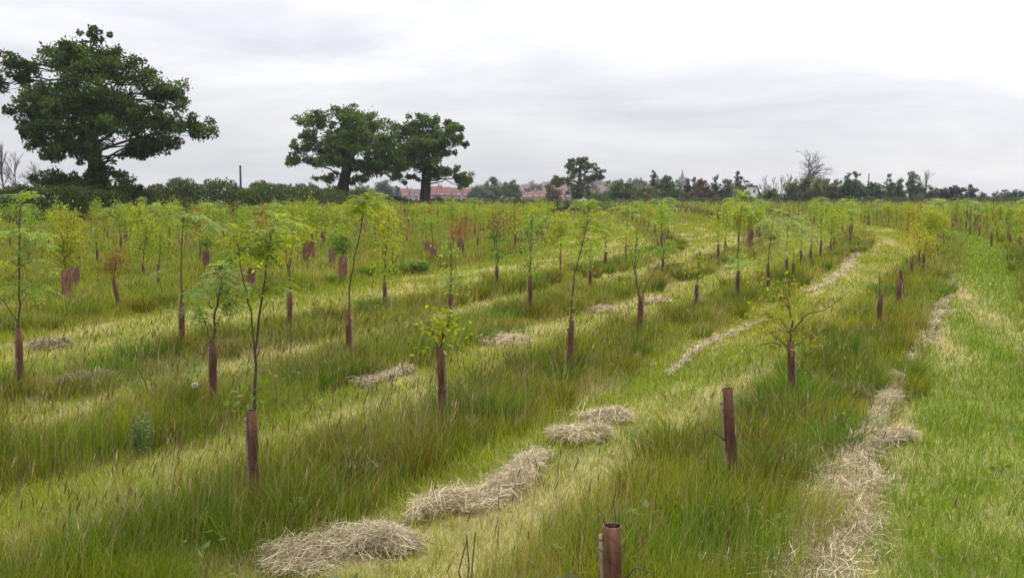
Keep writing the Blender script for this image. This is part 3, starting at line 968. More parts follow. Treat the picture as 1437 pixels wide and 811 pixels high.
for (bx, by, ty, cr, col, lab) in [
        (93, 419, 380, [(88, 345, 20, 18, 200), (92, 368, 15, 10, 90), (108, 340, 14, 16, 80)], BRIGHT * .7 + OLIVE * .3, 'leafy shrub bursting from a wide maroon shelter near the frame edge'),
        (105, 404, 374, [(112, 355, 10, 12, 60)], OLIVE, 'maroon shelter tucked behind the leafy shrub with twin tube'),
        (481, 398, 361, [(481, 348, 14, 11, 150, 'simple', DARKG * 1.3), (478, 330, 20, 14, 80)], FRESH, 'wide brown shelter with dark shrub standing nearest the inner path'),
        (466, 376, 351, [(466, 335, 16, 12, 80)], BRIGHT * .8, 'wide brown shelter behind the dark shrub'),
        (429, 371, 342, [(430, 328, 20, 12, 140)], YELLOW * .5 + BRIGHT * .4, 'wide brown shelter under a flat topped yellow shrub'),
        (608, 371, 345, [(606, 320, 16, 16, 120)], BRIGHT * .85, 'front brown shelter of the fan shaped shrub pair'),
        (600, 362, 338, [(596, 312, 16, 14, 110)], BRIGHT * .8, 'rear brown shelter of the fan shaped shrub pair'),
        (645, 352, 336, [(642, 322, 12, 12, 80)], BROWN * 1.2, 'pale shelter behind the reddish shrub'),
        (289, 378, 352, [(290, 343, 8, 8, 80, 'simple', DARKG), (292, 335, 16, 10, 50)], BRIGHT * .8, 'brown shelter with small dark shrub behind the slim pale sapling'),
        (305, 392, 372, [(318, 375, 16, 12, 140, 'simple', DARKG * 1.2)], FRESH, 'low brown shelter beside dark low shrub'),
        (740, 337, 323, [(740, 312, 10, 9, 60)], DARKG * 2, 'small brown shelter behind the columnar sapling'),
        (760, 341, 325, [(758, 315, 12, 9, 80)], DARKG * 1.8, 'small brown shelter between columnar and tallest saplings'),
        (1219, 317, 303, [(1218, 296, 11, 8, 100)], BRIGHT * .9, 'dark shelter with dense green shrub where both paths meet'),
        (1325, 316, 302, [(1325, 294, 9, 9, 100)], DARKG * 2.2, 'dark shelter with green shrub beyond the yellow tall sapling'),
        (1338, 320, 306, [(1338, 297, 9, 9, 80)], OLIVE, 'rounded brown shelter beside the dark one'),
        (1375, 312, 301, [], OLIVE, 'pale pink empty shelter standing in far grass'), (1413, 318, 303, [], OLIVE, 'pale pinkish empty shelter near the frame edge')]:
    sap(lab, (bx, by), (bx, ty), [], cr, 'simple', col, shelter=True, name='sheltered_shrub', cat=SH, cane=False)
sap('withered brown sapling on a leaning dark guard', (170, 435), (159, 391), [], [(162, 368, 10, 14, 70), (152, 376, 12, 6, 30), (170, 362, 8, 6, 20)], 'simple', BROWN, cane=False, gr=.034)
sap('large bright yellow green bushy sapling behind the withered one', (202, 386), (200, 372), [[(200, 374), (202, 350), (205, 315)]], [(205, 338, 26, 22, 300), (206, 318, 20, 10, 90), (188, 358, 12, 8, 40)], 'simple', BRIGHT)
sap('small sapling in a thin pale guard beside the large bright bush', (223, 407), (222, 370), [], [(225, 345, 14, 24, 90)], 'simple', BRIGHT * .8)
sap('reddish brown leaved spreading sapling behind the thatch', (651, 364), (649, 338), [], [(645, 325, 14, 14, 90), (655, 315, 12, 12, 60)], 'simple', BROWN * 1.3)
sap('thin guard with sparse brown twig beyond the reddish sapling', (670, 349), (671, 333), [], [(671, 325, 4, 9, 16)], 'simple', OLIVE)
sap('yellow green sapling in a short reddish guard behind the slender pale one', (404, 387), (404, 365), [], [(402, 345, 14, 18, 110), (398, 330, 12, 10, 60)], 'simple', YELLOW * .6 + BRIGHT * .4)
sap('yellow topped sapling behind the twin stemmed tall one', (348, 398), (347, 378), [], [(345, 350, 16, 20, 130), (340, 335, 14, 12, 60), (358, 340, 10, 10, 40)], 'simple', YELLOW * .6 + BRIGHT * .5)
sap('dark guard with a tiny dead shrub behind the columnar yellow sapling', (571, 341), (571, 331), [], [(571, 326, 3, 5, 20)], 'simple', BROWN)
sap('bright sapling in a thin guard beyond the withered one', (137, 374), (136, 350), [], [(136, 335, 12, 14, 80)], 'simple', FRESH)
sap('tall airy green sapling in front of the dark hedge', (40, 372), (40, 352), [[(40, 354), (42, 320), (47, 285)]], [(45, 300, 12, 18, 90), (40, 325, 16, 14, 80)], 'simple', FRESH * 1.1)

# ---- the rest of the rows: a few kinds, copied
PROTO = []


def proto(kindname, hgt, stems, crowns, kind, col, **kw):
    root = empty('young_tree' if not kw.get('bare_guard') else 'tree_guard', (0, 0, 0), kindname, 'young tree' if not kw.get('bare_guard') else TG)
    if kw.get('shelter'):
        root.name = 'sheltered_shrub'
        root['category'] = SH
    build_young_tree(root, np.array([random.uniform(-.03, .03), 0, hgt]), stems, [(c_[0], tuple(np.array(c_[1]) * 1.15), int(c_[2] * 2.1)) for c_ in crowns], kind, col, kw.get('shelter', False), kw.get('cane', True), lscale=1.4)
    PROTO.append((root, kindname))


def V3(*a):
    return [np.array(q, float) for q in a]


proto('pale airy sapling', .55, [V3((0, 0, .5), (.02, .02, 1.0), (.05, .03, 1.6))], [((.04, .02, 1.45), (.28, .28, .22), 40), ((-.05, 0, 1.15), (.22, .22, .14), 16)], 'pinnate', PALE)
proto('yellow green bushy sapling', .55, [V3((0, 0, .5), (.0, .02, 1.0), (.02, .03, 1.45))], [((.02, .02, 1.15), (.26, .26, .3), 260), ((.0, 0, .85), (.18, .18, .15), 80)], 'simple', BRIGHT)
proto('golden leafed sapling', .55, [V3((0, 0, .5), (-.03, .02, .9), (-.02, .0, 1.3))], [((-.02, .0, 1.05), (.24, .24, .25), 220)], 'simple', YELLOW * .8)
proto('sparse thin sapling', .58, [V3((0, 0, .5), (.03, .02, .9), (.07, .0, 1.45))], [((.06, .0, 1.3), (.14, .14, .18), 50), ((.02, 0, .85), (.10, .1, .2), 40)], 'simple', FRESH * 1.1)
proto('bare guard tube', .56, [V3((0, 0, .5), (.01, .0, .62), (.02, 0, .72))], [], 'simple', FRESH, bare_guard=True)
proto('fresh green columnar sapling', .55, [V3((0, 0, .5), (.0, .02, 1.1), (.0, .03, 1.6))], [((.0, .02, 1.1), (.16, .16, .42), 260)], 'simple', FRESH * 1.25)
proto('rusty leafed sapling', .5, [V3((0, 0, .45), (.0, .02, .9), (.04, .03, 1.2))], [((.02, .02, .95), (.22, .22, .25), 170)], 'simple', OLIVE * .6 + BROWN * .6)
proto('broad shrub in wide shelter', .55, [V3((0, 0, .45), (.0, .02, .8), (.0, .03, 1.2))], [((.0, .02, .95), (.34, .34, .32), 320)], 'simple', BRIGHT * .8, shelter=True, cane=False)

ROWN = {-5: 'outermost row across the wide path', -4: 'fifth row across the wide path', -3: 'fourth row across the wide path', -2: 'third row across the wide path', -1: 'second row across the wide path',
        0: 'first row across the wide path', 1: 'row of bare guards', 2: 'row of the most forward guard', 3: 'row of the leaning whip', 4: 'row of the feathery sapling',
        5: 'row of the withered sapling', 6: 'row behind the withered sapling'}
cand = []
PL = np.array(placed)
for k in range(-6, 16):
    sp = 2.35 if k < 5 else 2.2
    y = 17.0 if k < 5 else 18.0
    if k <= 0:
        y = 22
    y += random.uniform(0, 1)
    while y < 128:
        yy = y + random.uniform(-.25, .25)
        x = float(xrow(J(k), np.array(yy))) + random.uniform(-.15, .15)
        y += sp * .93 * (1 if k < 5 else random.uniform(.8, 1.35))
        if abs(x) > .525 * yy + .3:
            continue
        if (x < -36 + (yy - 66) * .30 + 2.5) and yy > 50:
            continue
        lim = 1.25 if yy < 40 else .8
        if np.min(np.hypot(PL[:, 0] - x, (PL[:, 1] - yy) * .6)) < lim:
            continue
        if random.random() < .12:
            continue
        cand.append((yy, x, k))
cand.sort()
NEAR = 235
used = set()
for i, (y, x, k) in enumerate(cand[:NEAR]):
    if k >= 5:
        w = [2, 5, 2, 3, .7, 3, 2, 3]
    elif k == 1:
        w = [4, 4, 3, 2, 2.0, 2, .5, .2]
    else:
        w = [4, 4, 2, 3, .8, 3, .7, .2]
    pi = random.choices(range(8), w)[0]
    root, kn = PROTO[pi]
    if pi in used:
        o = copy_tree(root)
    else:
        o = root
        used.add(pi)
    o.location = (x, y, float(gz(x, y)))
    o.rotation_euler = (random.uniform(-.05, .05), random.uniform(-.05, .05), random.uniform(0, 6.28))
    s = random.uniform(.82, 1.12)
    o.scale = (s * random.uniform(.85, 1.15), s * random.uniform(.85, 1.15), s)
    rn = ROWN.get(k, 'rough ground towards the tall hedge')
    if k >= 7:
        rn = 'rough ground towards the tall hedge'
    o['label'] = f'{kn} farther along the {rn}' if k < 7 else f'{kn} on the {rn}'
    o['group'] = f'{kn} copies in the {rn}'
for pi, (root, kn) in enumerate(PROTO):
    if pi not in used:
        for ch in list(root.children):
            bpy.data.objects.remove(ch)
        bpy.data.objects.remove(root)
# the crowd beyond
b = MB()
more = cand[NEAR:]
for k in range(900):  # the broad plantation that runs on to the tree line
    y = random.uniform(95, 175)
    x = random.uniform(-.12 * y, .55 * y)
    if y > 125 and x < 16:
        continue
    more.append((y, x, 0))
PALS = [BRIGHT, BRIGHT * .9, YELLOW * .75, FRESH * 1.1, PALE, OLIVE, BROWN * .8 + OLIVE * .4]
for (y, x, k) in more:
    z = float(gz(x, y))
    hgt = random.uniform(.8, 1.55)
    n = 42
    c = random.choice(PALS)
    r = random.uniform(.18, .36)
    u = rng.normal(size=(n, 3))
    u /= np.linalg.norm(u, axis=1)[:, None]
    E = np.array([x, y, z + .55 + hgt * .32]) + u * np.array([r, r, hgt * .36]) * (rng.random(n) ** .4)[:, None]
    b.leaves(E, rng.normal(size=(n, 3)), rng.normal(size=(n, 3)) + [0, 0, .5], rng.uniform(.07, .14, n), .075, np.clip(c * rng.uniform(.75, 1.25, n)[:, None], .01, .6))
    b.tube([(x, y, z - .05), (x, y, z + .56)], .035, 5, GUARD)
    b.tube([(x, y, z + .5), (x, y, z + .5 + hgt * .7)], .012, 4, STEM)
tag(b.obj('distant_saplings', M_leaf), 'mass of tiny distant saplings filling the far plantation', 'young trees', kind='stuff')

# ------------------------------------------------------------------ trees
def tree_mesh(d, base, blobs, trunk, nl, leaf, col, limb_r=.16, flat=.6, depth=.9, subk=1.0, bark=(.03, .025, .022), vary=.22, spread=1.0, upl=1.3, twigs=True):
    """blobs in photo pixels at the distance d -> crown and trunk builders in metres round the foot"""
    g = at(base[0], base[1], d)
    g[2] = float(gz(g[0], d))
    s = d / F
    P = lambda q: at(q[0], q[1], d) - g
    bc, bt = MB(), MB()
    tp = [P(q) for q in trunk]
    tr = [q[2] * s for q in trunk]
    tp[0][2] = -.3
    tt = np.linspace(0, 1, len(tp) * 4)
    t0 = np.linspace(0, 1, len(tp))
    TP = np.stack([np.interp(tt, t0, np.array(tp)[:, i]) for i in range(3)], 1)
    TP[1:-1] += rng.normal(0, tr[0] * .06, (len(TP) - 2, 3))
    bt.tube(TP, np.interp(tt, t0, tr), 10, bark)
    W = sum(b_[2] for b_ in blobs) / len(blobs) * s
    tot = sum(b_[2] * b_[3] for b_ in blobs)
    full = max(b_[0] + b_[2] for b_ in blobs) - min(b_[0] - b_[2] for b_ in blobs)
    for b_ in blobs:
        cx, cy, rx, ry = b_[:4]
        c = P((cx, cy))
        off = (random.uniform(-1, 1) * full * s * .22 if len(b_) < 5 else b_[4] * full * s)
        # crowns are roughly round seen from above: outer lobes keep near the middle plane
        edge = min(1, abs(cx - base[0]) / (full * .5 + 1e-6))
        off *= (1 - .7 * edge) * spread
        c[1] += off
        r = np.array([rx * s, depth * (rx + ry) * .5 * s, ry * s])
        n_leaf = int(nl * rx * ry / tot)
        vol = rx * ry * s * s
        ns = max(5, int(subk * (6 + 3.0 * vol)))
        u = rng.normal(size=(ns, 3))
        u /= np.linalg.norm(u, axis=1)[:, None]
        sc = c + u * r * rng.uniform(.2, 1.08, ns)[:, None]
        rs = np.clip(.30 * min(r[0], r[2]), .15, 1.0) * rng.uniform(.5, 1.4, ns)
        k = rng.integers(0, ns, n_leaf)
        v = rng.normal(size=(n_leaf, 3))
        v /= np.linalg.norm(v, axis=1)[:, None]
        Pn = sc[k] + v * np.array([1.25, 1.25, flat]) * (rs[k] * rng.random(n_leaf) ** .42)[:, None]
        st_ = rng.random(n_leaf) < .12
        Pn[st_] = sc[k][st_] + v[st_] * (rs[k] * rng.uniform(1.0, 1.5, n_leaf))[st_][:, None]
        D = v + rng.normal(0, .6, (n_leaf, 3))
        N = rng.normal(size=(n_leaf, 3)) + np.array([0, 0, upl])
        sub_c = col * rng.uniform(1 - vary, 1 + vary, ns)[:, None] + rng.normal(0, .008, (ns, 1)) * np.array([1, .3, .1])
        cc = np.clip(sub_c[k] * rng.uniform(.75, 1.25, n_leaf)[:, None], .006, .5)
        L = leaf * rng.uniform(.6, 1.4, n_leaf)
        bc.leaves(Pn, D, N, L, L * .72, cc)
        # limb out to this mass, then branches to its clumps
        i0 = np.argmin(np.linalg.norm(TP - c, axis=1) + 2.0 * np.maximum(0, TP[:, 2] - c[2] + .5))
        i0 = max(i0, int(len(TP) * .35))
        st = TP[i0]
        L_ = np.linalg.norm(c - st)
        mid = (st + c) / 2 + np.array([0, 0, .10 * L_]) + rng.normal(0, .05 * L_, 3)
        tq = np.linspace(0, 1, 8)[:, None]
        curve = (1 - tq) ** 2 * st + 2 * tq * (1 - tq) * mid + tq ** 2 * c
        curve[1:-1] += rng.normal(0, .02 * L_, (6, 3))
        rr = limb_r * min(1.0, .35 + L_ / 9)
        bt.tube(curve, np.linspace(rr, rr * .35, 8), 7, bark)
        if twigs:
            for q in range(ns):
                a = curve[random.randint(4, 7)]
                e = sc[q]
                m_ = (a + e) / 2 + rng.normal(0, .08 * np.linalg.norm(e - a), 3)
                bt.tube([a, m_, e], [rr * .3, rr * .2, rr * .08], 5, bark)
    return g, bc, bt


def tree(label, d, base, blobs, trunk, nl, leaf, col, name='oak_tree', cat='tree', group=None, mat=None, seed=0, **kw):
    global rng
    keep_rng, keep_st = rng, random.getstate()
    sd = sum(ord(ch) * (i + 1) for i, ch in enumerate(label)) + seed * 7919
    rng = np.random.default_rng(sd)
    random.seed(sd)
    g, bc, bt = tree_mesh(d, base, blobs, trunk, nl, leaf, np.asarray(col, float), **kw)
    rng = keep_rng
    random.setstate(keep_st)
    root = empty(name, g, label, cat, group)
    bt.obj('trunk', M_bark, root, True)
    if bc.n:
        bc.obj('crown', mat or M_oak, root)
    return root


OAK = np.array([.062, .098, .016])
tree('huge dark spreading oak towering over the tall hedge', 84, (137, 312),
     [(128, 50, 24, 11, 0), (70, 70, 36, 20), (18, 92, 28, 16), (-14, 112, 22, 20), (108, 92, 46, 34), (150, 85, 34, 28), (186, 112, 38, 26), (222, 132, 30, 22), (252, 142, 26, 24), (272, 172, 24, 20), (284, 180, 16, 13),
      (240, 178, 38, 26), (205, 165, 40, 28), (72, 140, 40, 26), (45, 160, 26, 16), (120, 150, 48, 34), (165, 160, 40, 30), (62, 190, 32, 20), (58, 212, 24, 12), (105, 195, 44, 24), (150, 200, 40, 22), (195, 200, 34, 18), (232, 208, 34, 13),
      (165, 252, 22, 11), (178, 246, 12, 7), (92, 256, 30, 15), (120, 245, 26, 14, .05), (100, 80, 30, 18, .25), (150, 130, 34, 24, -.3), (110, 125, 34, 24, .3), (120, 175, 40, 24, -.3), (130, 215, 40, 16, -.25), (48, 95, 26, 14, -.05), (30, 108, 22, 12, .05), (212, 208, 34, 15, -.1), (188, 218, 30, 11, .05), (40, 175, 22, 14), (150, 235, 30, 10, -.1), (100, 150, 34, 22, -.28), (135, 95, 34, 22, -.25), (170, 180, 36, 22, -.25), (120, 262, 40, 12, -.12)],
     [(137, 312, 20), (138, 285, 15), (137, 255, 13), (135, 230, 11), (130, 198, 6), (126, 150, 4), (124, 110, 2)], 80000, .225, OAK * .92, limb_r=.12, subk=1.5, vary=.36, group=None)
tree('dark ivy choked bush hugging the foot of the huge oak', 80, (138, 308), [(98, 262, 24, 13, 0), (120, 272, 24, 14, 0), (150, 274, 26, 14, 0), (180, 266, 20, 12, 0), (138, 256, 18, 10, .1), (165, 285, 34, 12, 0), (110, 288, 30, 12, 0)], [(138, 308, 5), (138, 285, 3), (138, 262, 1.5)], 16000, .2, OAK * .7, name='ivy_bush', cat='bush', limb_r=.06, subk=1.4)
tree('broad full oak beside its slimmer twin at the field edge', 122, (482, 298),
     [(490, 162, 34, 15), (448, 172, 30, 16), (520, 175, 28, 20), (455, 200, 36, 18), (420, 208, 20, 12), (412, 226, 15, 11), (500, 205, 38, 24), (535, 208, 24, 26), (475, 225, 34, 16), (520, 235, 36, 18), (548, 232, 22, 16), (440, 228, 20, 10),
      (462, 250, 18, 9), (466, 272, 20, 12, 0), (500, 252, 20, 8), (486, 185, 28, 14, .3), (495, 200, 30, 16, -.3), (480, 225, 34, 14, -.25), (556, 222, 20, 16, 0), (545, 195, 18, 14, 0), (500, 175, 30, 14, -.25), (430, 190, 16, 10)],
     [(482, 298, 11), (482, 278, 8.5), (483, 255, 8), (487, 232, 6.5), (488, 205, 4.5), (489, 178, 2.5)], 46000, .25, OAK * 1.2, limb_r=.12, subk=1.5, vary=.34)
tree('slimmer oak with a clear trunk beside the broad one', 126, (597, 298),
     [(600, 170, 34, 13), (572, 180, 22, 14), (630, 180, 24, 14), (600, 190, 40, 16), (640, 195, 18, 10), (654, 203, 9, 5), (585, 208, 26, 14), (622, 210, 22, 12), (600, 225, 24, 14), (575, 232, 20, 14), (632, 240, 28, 11), (645, 252, 16, 12), (612, 244, 22, 10), (568, 250, 20, 9), (600, 200, 24, 12, .3), (600, 205, 26, 14, -.3), (600, 225, 26, 10, -.25), (563, 195, 18, 16, 0), (565, 215, 16, 14, .05), (652, 250, 10, 14)],
     [(597, 298, 9.5), (597, 275, 7.5), (598, 255, 7), (599, 235, 5.5), (600, 205, 3.8), (601, 182, 2)], 37000, .25, OAK * 1.3, limb_r=.12, subk=1.5, vary=.34)
tree('isolated distant oak with a knobbly top before the town', 230, (812, 291),
     [(812, 226, 15, 7), (800, 233, 10, 7), (826, 232, 12, 7), (838, 240, 9, 6), (812, 240, 18, 8), (842, 249, 7, 5), (790, 253, 20, 7), (780, 258, 12, 6), (828, 250, 16, 7), (812, 262, 18, 8), (815, 274, 15, 11), (805, 272, 10, 8)],
     [(812, 291, 4.5), (812, 270, 3.5), (814, 250, 2.6), (814, 232, 1.2)], 13000, .34, OAK * 1.15, limb_r=.28)

DIST = np.array([.06, .095, .03])
# tree line along the far side
LINE = [
    ('rounded mid green tree at the end of the low hedge', 'deciduous_tree', 190, (873, 289), [(873, 268, 20, 14), (866, 260, 13, 9), (880, 260, 12, 8), (872, 276, 22, 11)], (873, 2.0), 7000, DIST * 1.05),
    ('tall dark narrow conifer beside the rounded tree', 'conifer_tree', 200, (917, 288), [(917, 245, 5, 6), (917, 253, 6.5, 8), (917, 265, 8, 9), (917, 277, 9, 9)], (917, 1.5), 4000, np.array([.03, .04, .022])),
    ('dense dark green tree next to the tall conifer', 'deciduous_tree', 195, (936, 288), [(930, 262, 15, 12), (941, 258, 11, 10), (945, 272, 17, 12), (926, 276, 16, 10), (937, 252, 6, 5)], (936, 2), 7500, DIST * .9),
    ('olive shrubby tree in front of the tall conifer', 'deciduous_tree', 185, (900, 289), [(902, 268, 11, 12), (896, 275, 12, 9), (908, 275, 10, 9)], (901, 1.5), 3500, np.array([.085, .09, .03])),
    ('small dark cone shaped conifer by the spire', 'conifer_tree', 200, (965, 287), [(965, 252, 3, 4), (965, 258, 4.5, 6), (965, 267, 6.5, 8), (965, 277, 8, 8)], (965, 1.3), 3000, np.array([.035, .035, .025])),
    ('greyish slim distant tree behind the cone conifer', 'conifer_tree', 330, (975, 285), [(974, 252, 4, 5), (975, 262, 5, 8), (975, 273, 6, 8)], (975, 1.0), 1500, np.array([.08, .09, .08])),
    ('brownish purple round tree in the tree line', 'deciduous_tree', 190, (985, 289), [(986, 262, 12, 10), (978, 272, 12, 9), (993, 273, 12, 10), (985, 256, 5, 5)], (985, 1.6), 5000, np.array([.075, .055, .04])),
    ('spiky dark green tree with a split top', 'conifer_tree', 195, (1004, 288), [(1002, 254, 3, 6), (1007, 248, 2.2, 4), (1003, 265, 7, 9), (1004, 277, 9, 9)], (1004, 1.3), 3000, np.array([.04, .06, .025])),
    ('thin pale tree between the spiky and red brown conifers', 'deciduous_tree', 195, (1021, 288), [(1020, 255, 6, 6), (1021, 267, 9, 9), (1018, 277, 11, 8)], (1021, 1.3), 3000, np.array([.07, .085, .035])),
    ('tall reddish brown cone shaped conifer by the white house', 'conifer_tree', 200, (1035, 288), [(1035, 243, 3, 4), (1035, 250, 4.5, 6), (1035, 260, 6, 8), (1034, 272, 8, 9), (1036, 280, 9, 6)], (1035, 1.4), 3600, np.array([.06, .045, .025])),
    ('yellowish shrub hiding the foot of the white house', 'deciduous_tree', 170, (1043, 290), [(1043, 268, 9, 7), (1040, 277, 11, 7), (1048, 278, 9, 7)], (1043, 1.2), 2600, np.array([.11, .10, .025])),
    ('low green bush beyond the white house', 'deciduous_tree', 185, (1080, 289), [(1080, 270, 9, 7), (1075, 278, 12, 7), (1089, 278, 10, 7)], (1080, 1.2), 2800, DIST),
    ('large rounded olive tree beneath the bare crown', 'deciduous_tree', 175, (1130, 290), [(1132, 255, 16, 8), (1120, 262, 16, 9), (1142, 262, 15, 10), (1130, 272, 26, 12), (1112, 274, 13, 9), (1146, 276, 14, 9)], (1130, 2.2), 10000, np.array([.082, .095, .028])),
    ('pale sparse tree beside the large olive one', 'deciduous_tree', 180, (1160, 290), [(1157, 258, 9, 8), (1160, 270, 10, 9), (1166, 260, 6, 6)], (1160, 1.3), 2600, np.array([.08, .09, .045])),
    ('yellowish narrow tree in the tree line', 'deciduous_tree', 180, (1176, 290), [(1175, 257, 6, 6), (1175, 267, 8, 9), (1176, 278, 10, 8)], (1176, 1.3), 2600, np.array([.085, .10, .03])),
    ('dark bluish green twin topped tree', 'deciduous_tree', 178, (1192, 290), [(1187, 250, 5, 5), (1188, 260, 9, 9), (1192, 272, 13, 11), (1196, 262, 8, 8)], (1192, 1.6), 4200, np.array([.04, .07, .035])),
    ('airy pale green poplar like tree beside the twin topped one', 'deciduous_tree', 182, (1203, 290), [(1202, 246, 4, 5), (1203, 256, 6, 7), (1204, 268, 9, 9)], (1203, 1.1), 2400, np.array([.07, .095, .05])),
    ('dark wide tree at the thin pole', 'deciduous_tree', 178, (1222, 290), [(1214, 264, 9, 8), (1226, 262, 9, 8), (1220, 275, 16, 10), (1232, 268, 8, 8)], (1222, 1.6), 4600, np.array([.045, .072, .03])),
    ('slender airy tree first beyond the thin pole', 'deciduous_tree', 185, (1249, 290), [(1248, 250, 4, 6), (1251, 260, 6, 7), (1246, 272, 10, 9), (1240, 262, 6, 6)], (1249, 1.1), 2400, np.array([.07, .09, .045])),
    ('small pointed tree between two slender airy ones', 'deciduous_tree', 183, (1262, 290), [(1263, 256, 5, 5), (1260, 266, 7, 7), (1264, 276, 10, 8)], (1262, 1.2), 2500, np.array([.05, .08, .03])),
    ('tallest slender pale tree of the far tree line', 'deciduous_tree', 185, (1281, 290), [(1281, 247, 6, 6), (1279, 256, 7, 7), (1284, 262, 7, 8), (1280, 273, 10, 9)], (1281, 1.2), 3400, np.array([.075, .095, .055])),
    ('low even green tree behind the far plantation', 'deciduous_tree', 183, (1306, 290), [(1302, 272, 10, 8), (1312, 273, 10, 8), (1306, 280, 14, 6)], (1306, 1.2), 3000, np.array([.05, .08, .03])),
    ('purplish dark rounded tree near the sky gap', 'deciduous_tree', 178, (1336, 290), [(1330, 267, 11, 7), (1343, 267, 11, 7), (1336, 275, 18, 8), (1325, 273, 8, 7)], (1336, 1.8), 5200, np.array([.042, .04, .04])),
    ('dark reddish green bush last before the sky gap', 'deciduous_tree', 180, (1363, 290), [(1362, 269, 9, 7), (1366, 277, 9, 6), (1356, 276, 9, 7)], (1363, 1.2), 2800, np.array([.055, .055, .04])),
    ('low wooded clump beyond the sky gap at the frame edge', 'deciduous_tree', 230, (1425, 287), [(1408, 273, 9, 5), (1420, 271, 11, 6), (1438, 272, 14, 6), (1425, 277, 30, 4)], (1425, 1.2), 4200, np.array([.05, .075, .04])),
    ('small far bush trailing into the sky gap', 'deciduous_tree', 230, (1383, 287), [(1380, 277, 8, 4), (1388, 279, 7, 3)], (1383, .8), 900, np.array([.05, .075, .04])),
    ('grey green willow like tree of the pair before the town', 'deciduous_tree', 300, (690, 287), [(691, 256, 9, 7), (685, 266, 12, 9), (697, 268, 11, 9), (690, 277, 15, 6)], (690, 1.3), 5000, np.array([.075, .11, .055])),
    ('pale smaller tree of the pair before the town', 'deciduous_tree', 300, (716, 287), [(716, 262, 9, 7), (712, 272, 12, 8), (722, 271, 9, 8)], (716, 1.2), 4000, np.array([.08, .10, .05])),
    ('brownish thin tree leaning on the isolated oak', 'deciduous_tree', 250, (776, 287), [(776, 262, 8, 8), (773, 272, 9, 9), (782, 274, 8, 7)], (776, 1.0), 1800, np.array([.085, .065, .04])),
    ('golden shrub at the foot of the isolated oak', 'deciduous_tree', 235, (836, 288), [(836, 272, 6, 5), (838, 279, 8, 5)], (836, .8), 1200, np.array([.14, .11, .03])),
    ('grey green low shrub before the hill houses', 'deciduous_tree', 225, (850, 288), [(850, 276, 9, 5), (846, 281, 10, 5)], (850, .8), 1600, np.array([.07, .09, .06])),
    ('dome shaped tree rising far behind the tall hedge', 'deciduous_tree', 260, (252, 288), [(250, 254, 14, 6), (255, 258, 15, 7), (244, 259, 10, 6), (252, 268, 16, 10)], (252, 2), 5200, np.array([.062, .07, .03])),
    ('far grey wood edge tree behind the thin hedge pole', 'deciduous_tree', 420, (366, 285), [(362, 261, 9, 5), (371, 260, 9, 5), (366, 270, 14, 9)], (366, 1.3), 2500, np.array([.05, .08, .045])),
    ('far grey wood edge tree closest to the broad oak', 'deciduous_tree', 420, (390, 285), [(385, 261, 9, 5), (396, 263, 8, 5), (390, 271, 14, 9)], (390, 1.3), 2500, np.array([.05, .08, .05])),
    ('hazy flat topped tree showing under the broad oak', 'deciduous_tree', 460, (430, 285), [(425, 262, 8, 4), (436, 262, 8, 4), (430, 272, 13, 9)], (430, 1.3), 2200, np.array([.05, .075, .06])),
    ('hazy dome tree seen between the two oaks', 'deciduous_tree', 380, (538, 286), [(538, 262, 13, 8), (530, 270, 12, 8), (548, 270, 12, 8)], (538, 1.4), 3000, np.array([.05, .08, .055])),
    ('hazy rounded tree peeping past the broad oak trunk', 'deciduous_tree', 370, (506, 286), [(506, 266, 11, 7), (500, 273, 10, 7), (513, 274, 9, 7)], (506, 1.2), 2200, np.array([.05, .08, .05])),
    ('dark bluish conifer seen between the two oaks', 'conifer_tree', 360, (520, 287), [(520, 268, 9, 8), (516, 276, 10, 6)], (520, 1.2), 2000, np.array([.035, .065, .05])),
    ('slim dark tree standing before the red houses', 'conifer_tree', 380, (558, 286), [(558, 263, 3.5, 5), (558, 272, 5, 8)], (558, .8), 900, np.array([.045, .055, .05])),
    ('hazy tree just beyond the slimmer oak', 'deciduous_tree', 330, (668, 287), [(668, 268, 9, 6), (664, 275, 9, 6), (675, 276, 9, 6)], (668, 1), 2200, np.array([.06, .09, .05])),
    ('dark hill top wood above the rounded tree', 'deciduous_tree', 620, (897, 283), [(893, 255, 8, 4), (902, 256, 8, 4), (897, 264, 9, 7)], (897, 1), 1500, np.array([.035, .045, .045])),
]
for (lab, nm, d, base, blobs, (tx, tr), nl, col) in LINE:
    topy = min(q[1] for q in blobs)
    wd = max(q[2] for q in blobs)
    if nm == 'conifer_tree':
        ys_ = np.linspace(topy, max(q[1] for q in blobs) + 3, 8)
        bs_ = sorted(blobs, key=lambda q: q[1])
        dy_ = (ys_[1] - ys_[0])
        blobs = [(float(np.interp(v, [q[1] for q in bs_], [q[0] for q in bs_])), float(v), float(np.interp(v, [q[1] for q in bs_], [q[2] for q in bs_])) * random.uniform(.85, 1.1), dy_ * .85) for v in ys_]
    if d < 300:
        blobs = blobs + [(base[0], 282, wd * 1.1, 6), (base[0] - wd * .3, 276, wd * .8, 7), (base[0] + wd * .25, (topy + 282) / 2 + 2, wd * .75, (282 - topy) * .33)]
    blobs = [(q[0], q[1], q[2] * 1.15, q[3] * 1.15) for q in blobs]
    col = np.asarray(col) * (1.0 if nm == 'conifer_tree' else 1.45)  # broadleaf tones lifted: the paleness of haze put into the leaf colour
    tree(lab, d, base, blobs, [(tx, base[1], tr), (tx, (base[1] + topy) / 2, tr * .7), (tx, topy, tr * .2)], int(nl * 2.0), .23 * (d / 180) ** .8 if nm == 'deciduous_tree' else .17 * (d / 180) ** .8, col, name=nm,
         cat='conifer' if nm == 'conifer_tree' else 'tree', limb_r=.06, subk=1.0, vary=.28, flat=.85 if nm == 'conifer_tree' else .75, twigs=(nl > 2500))


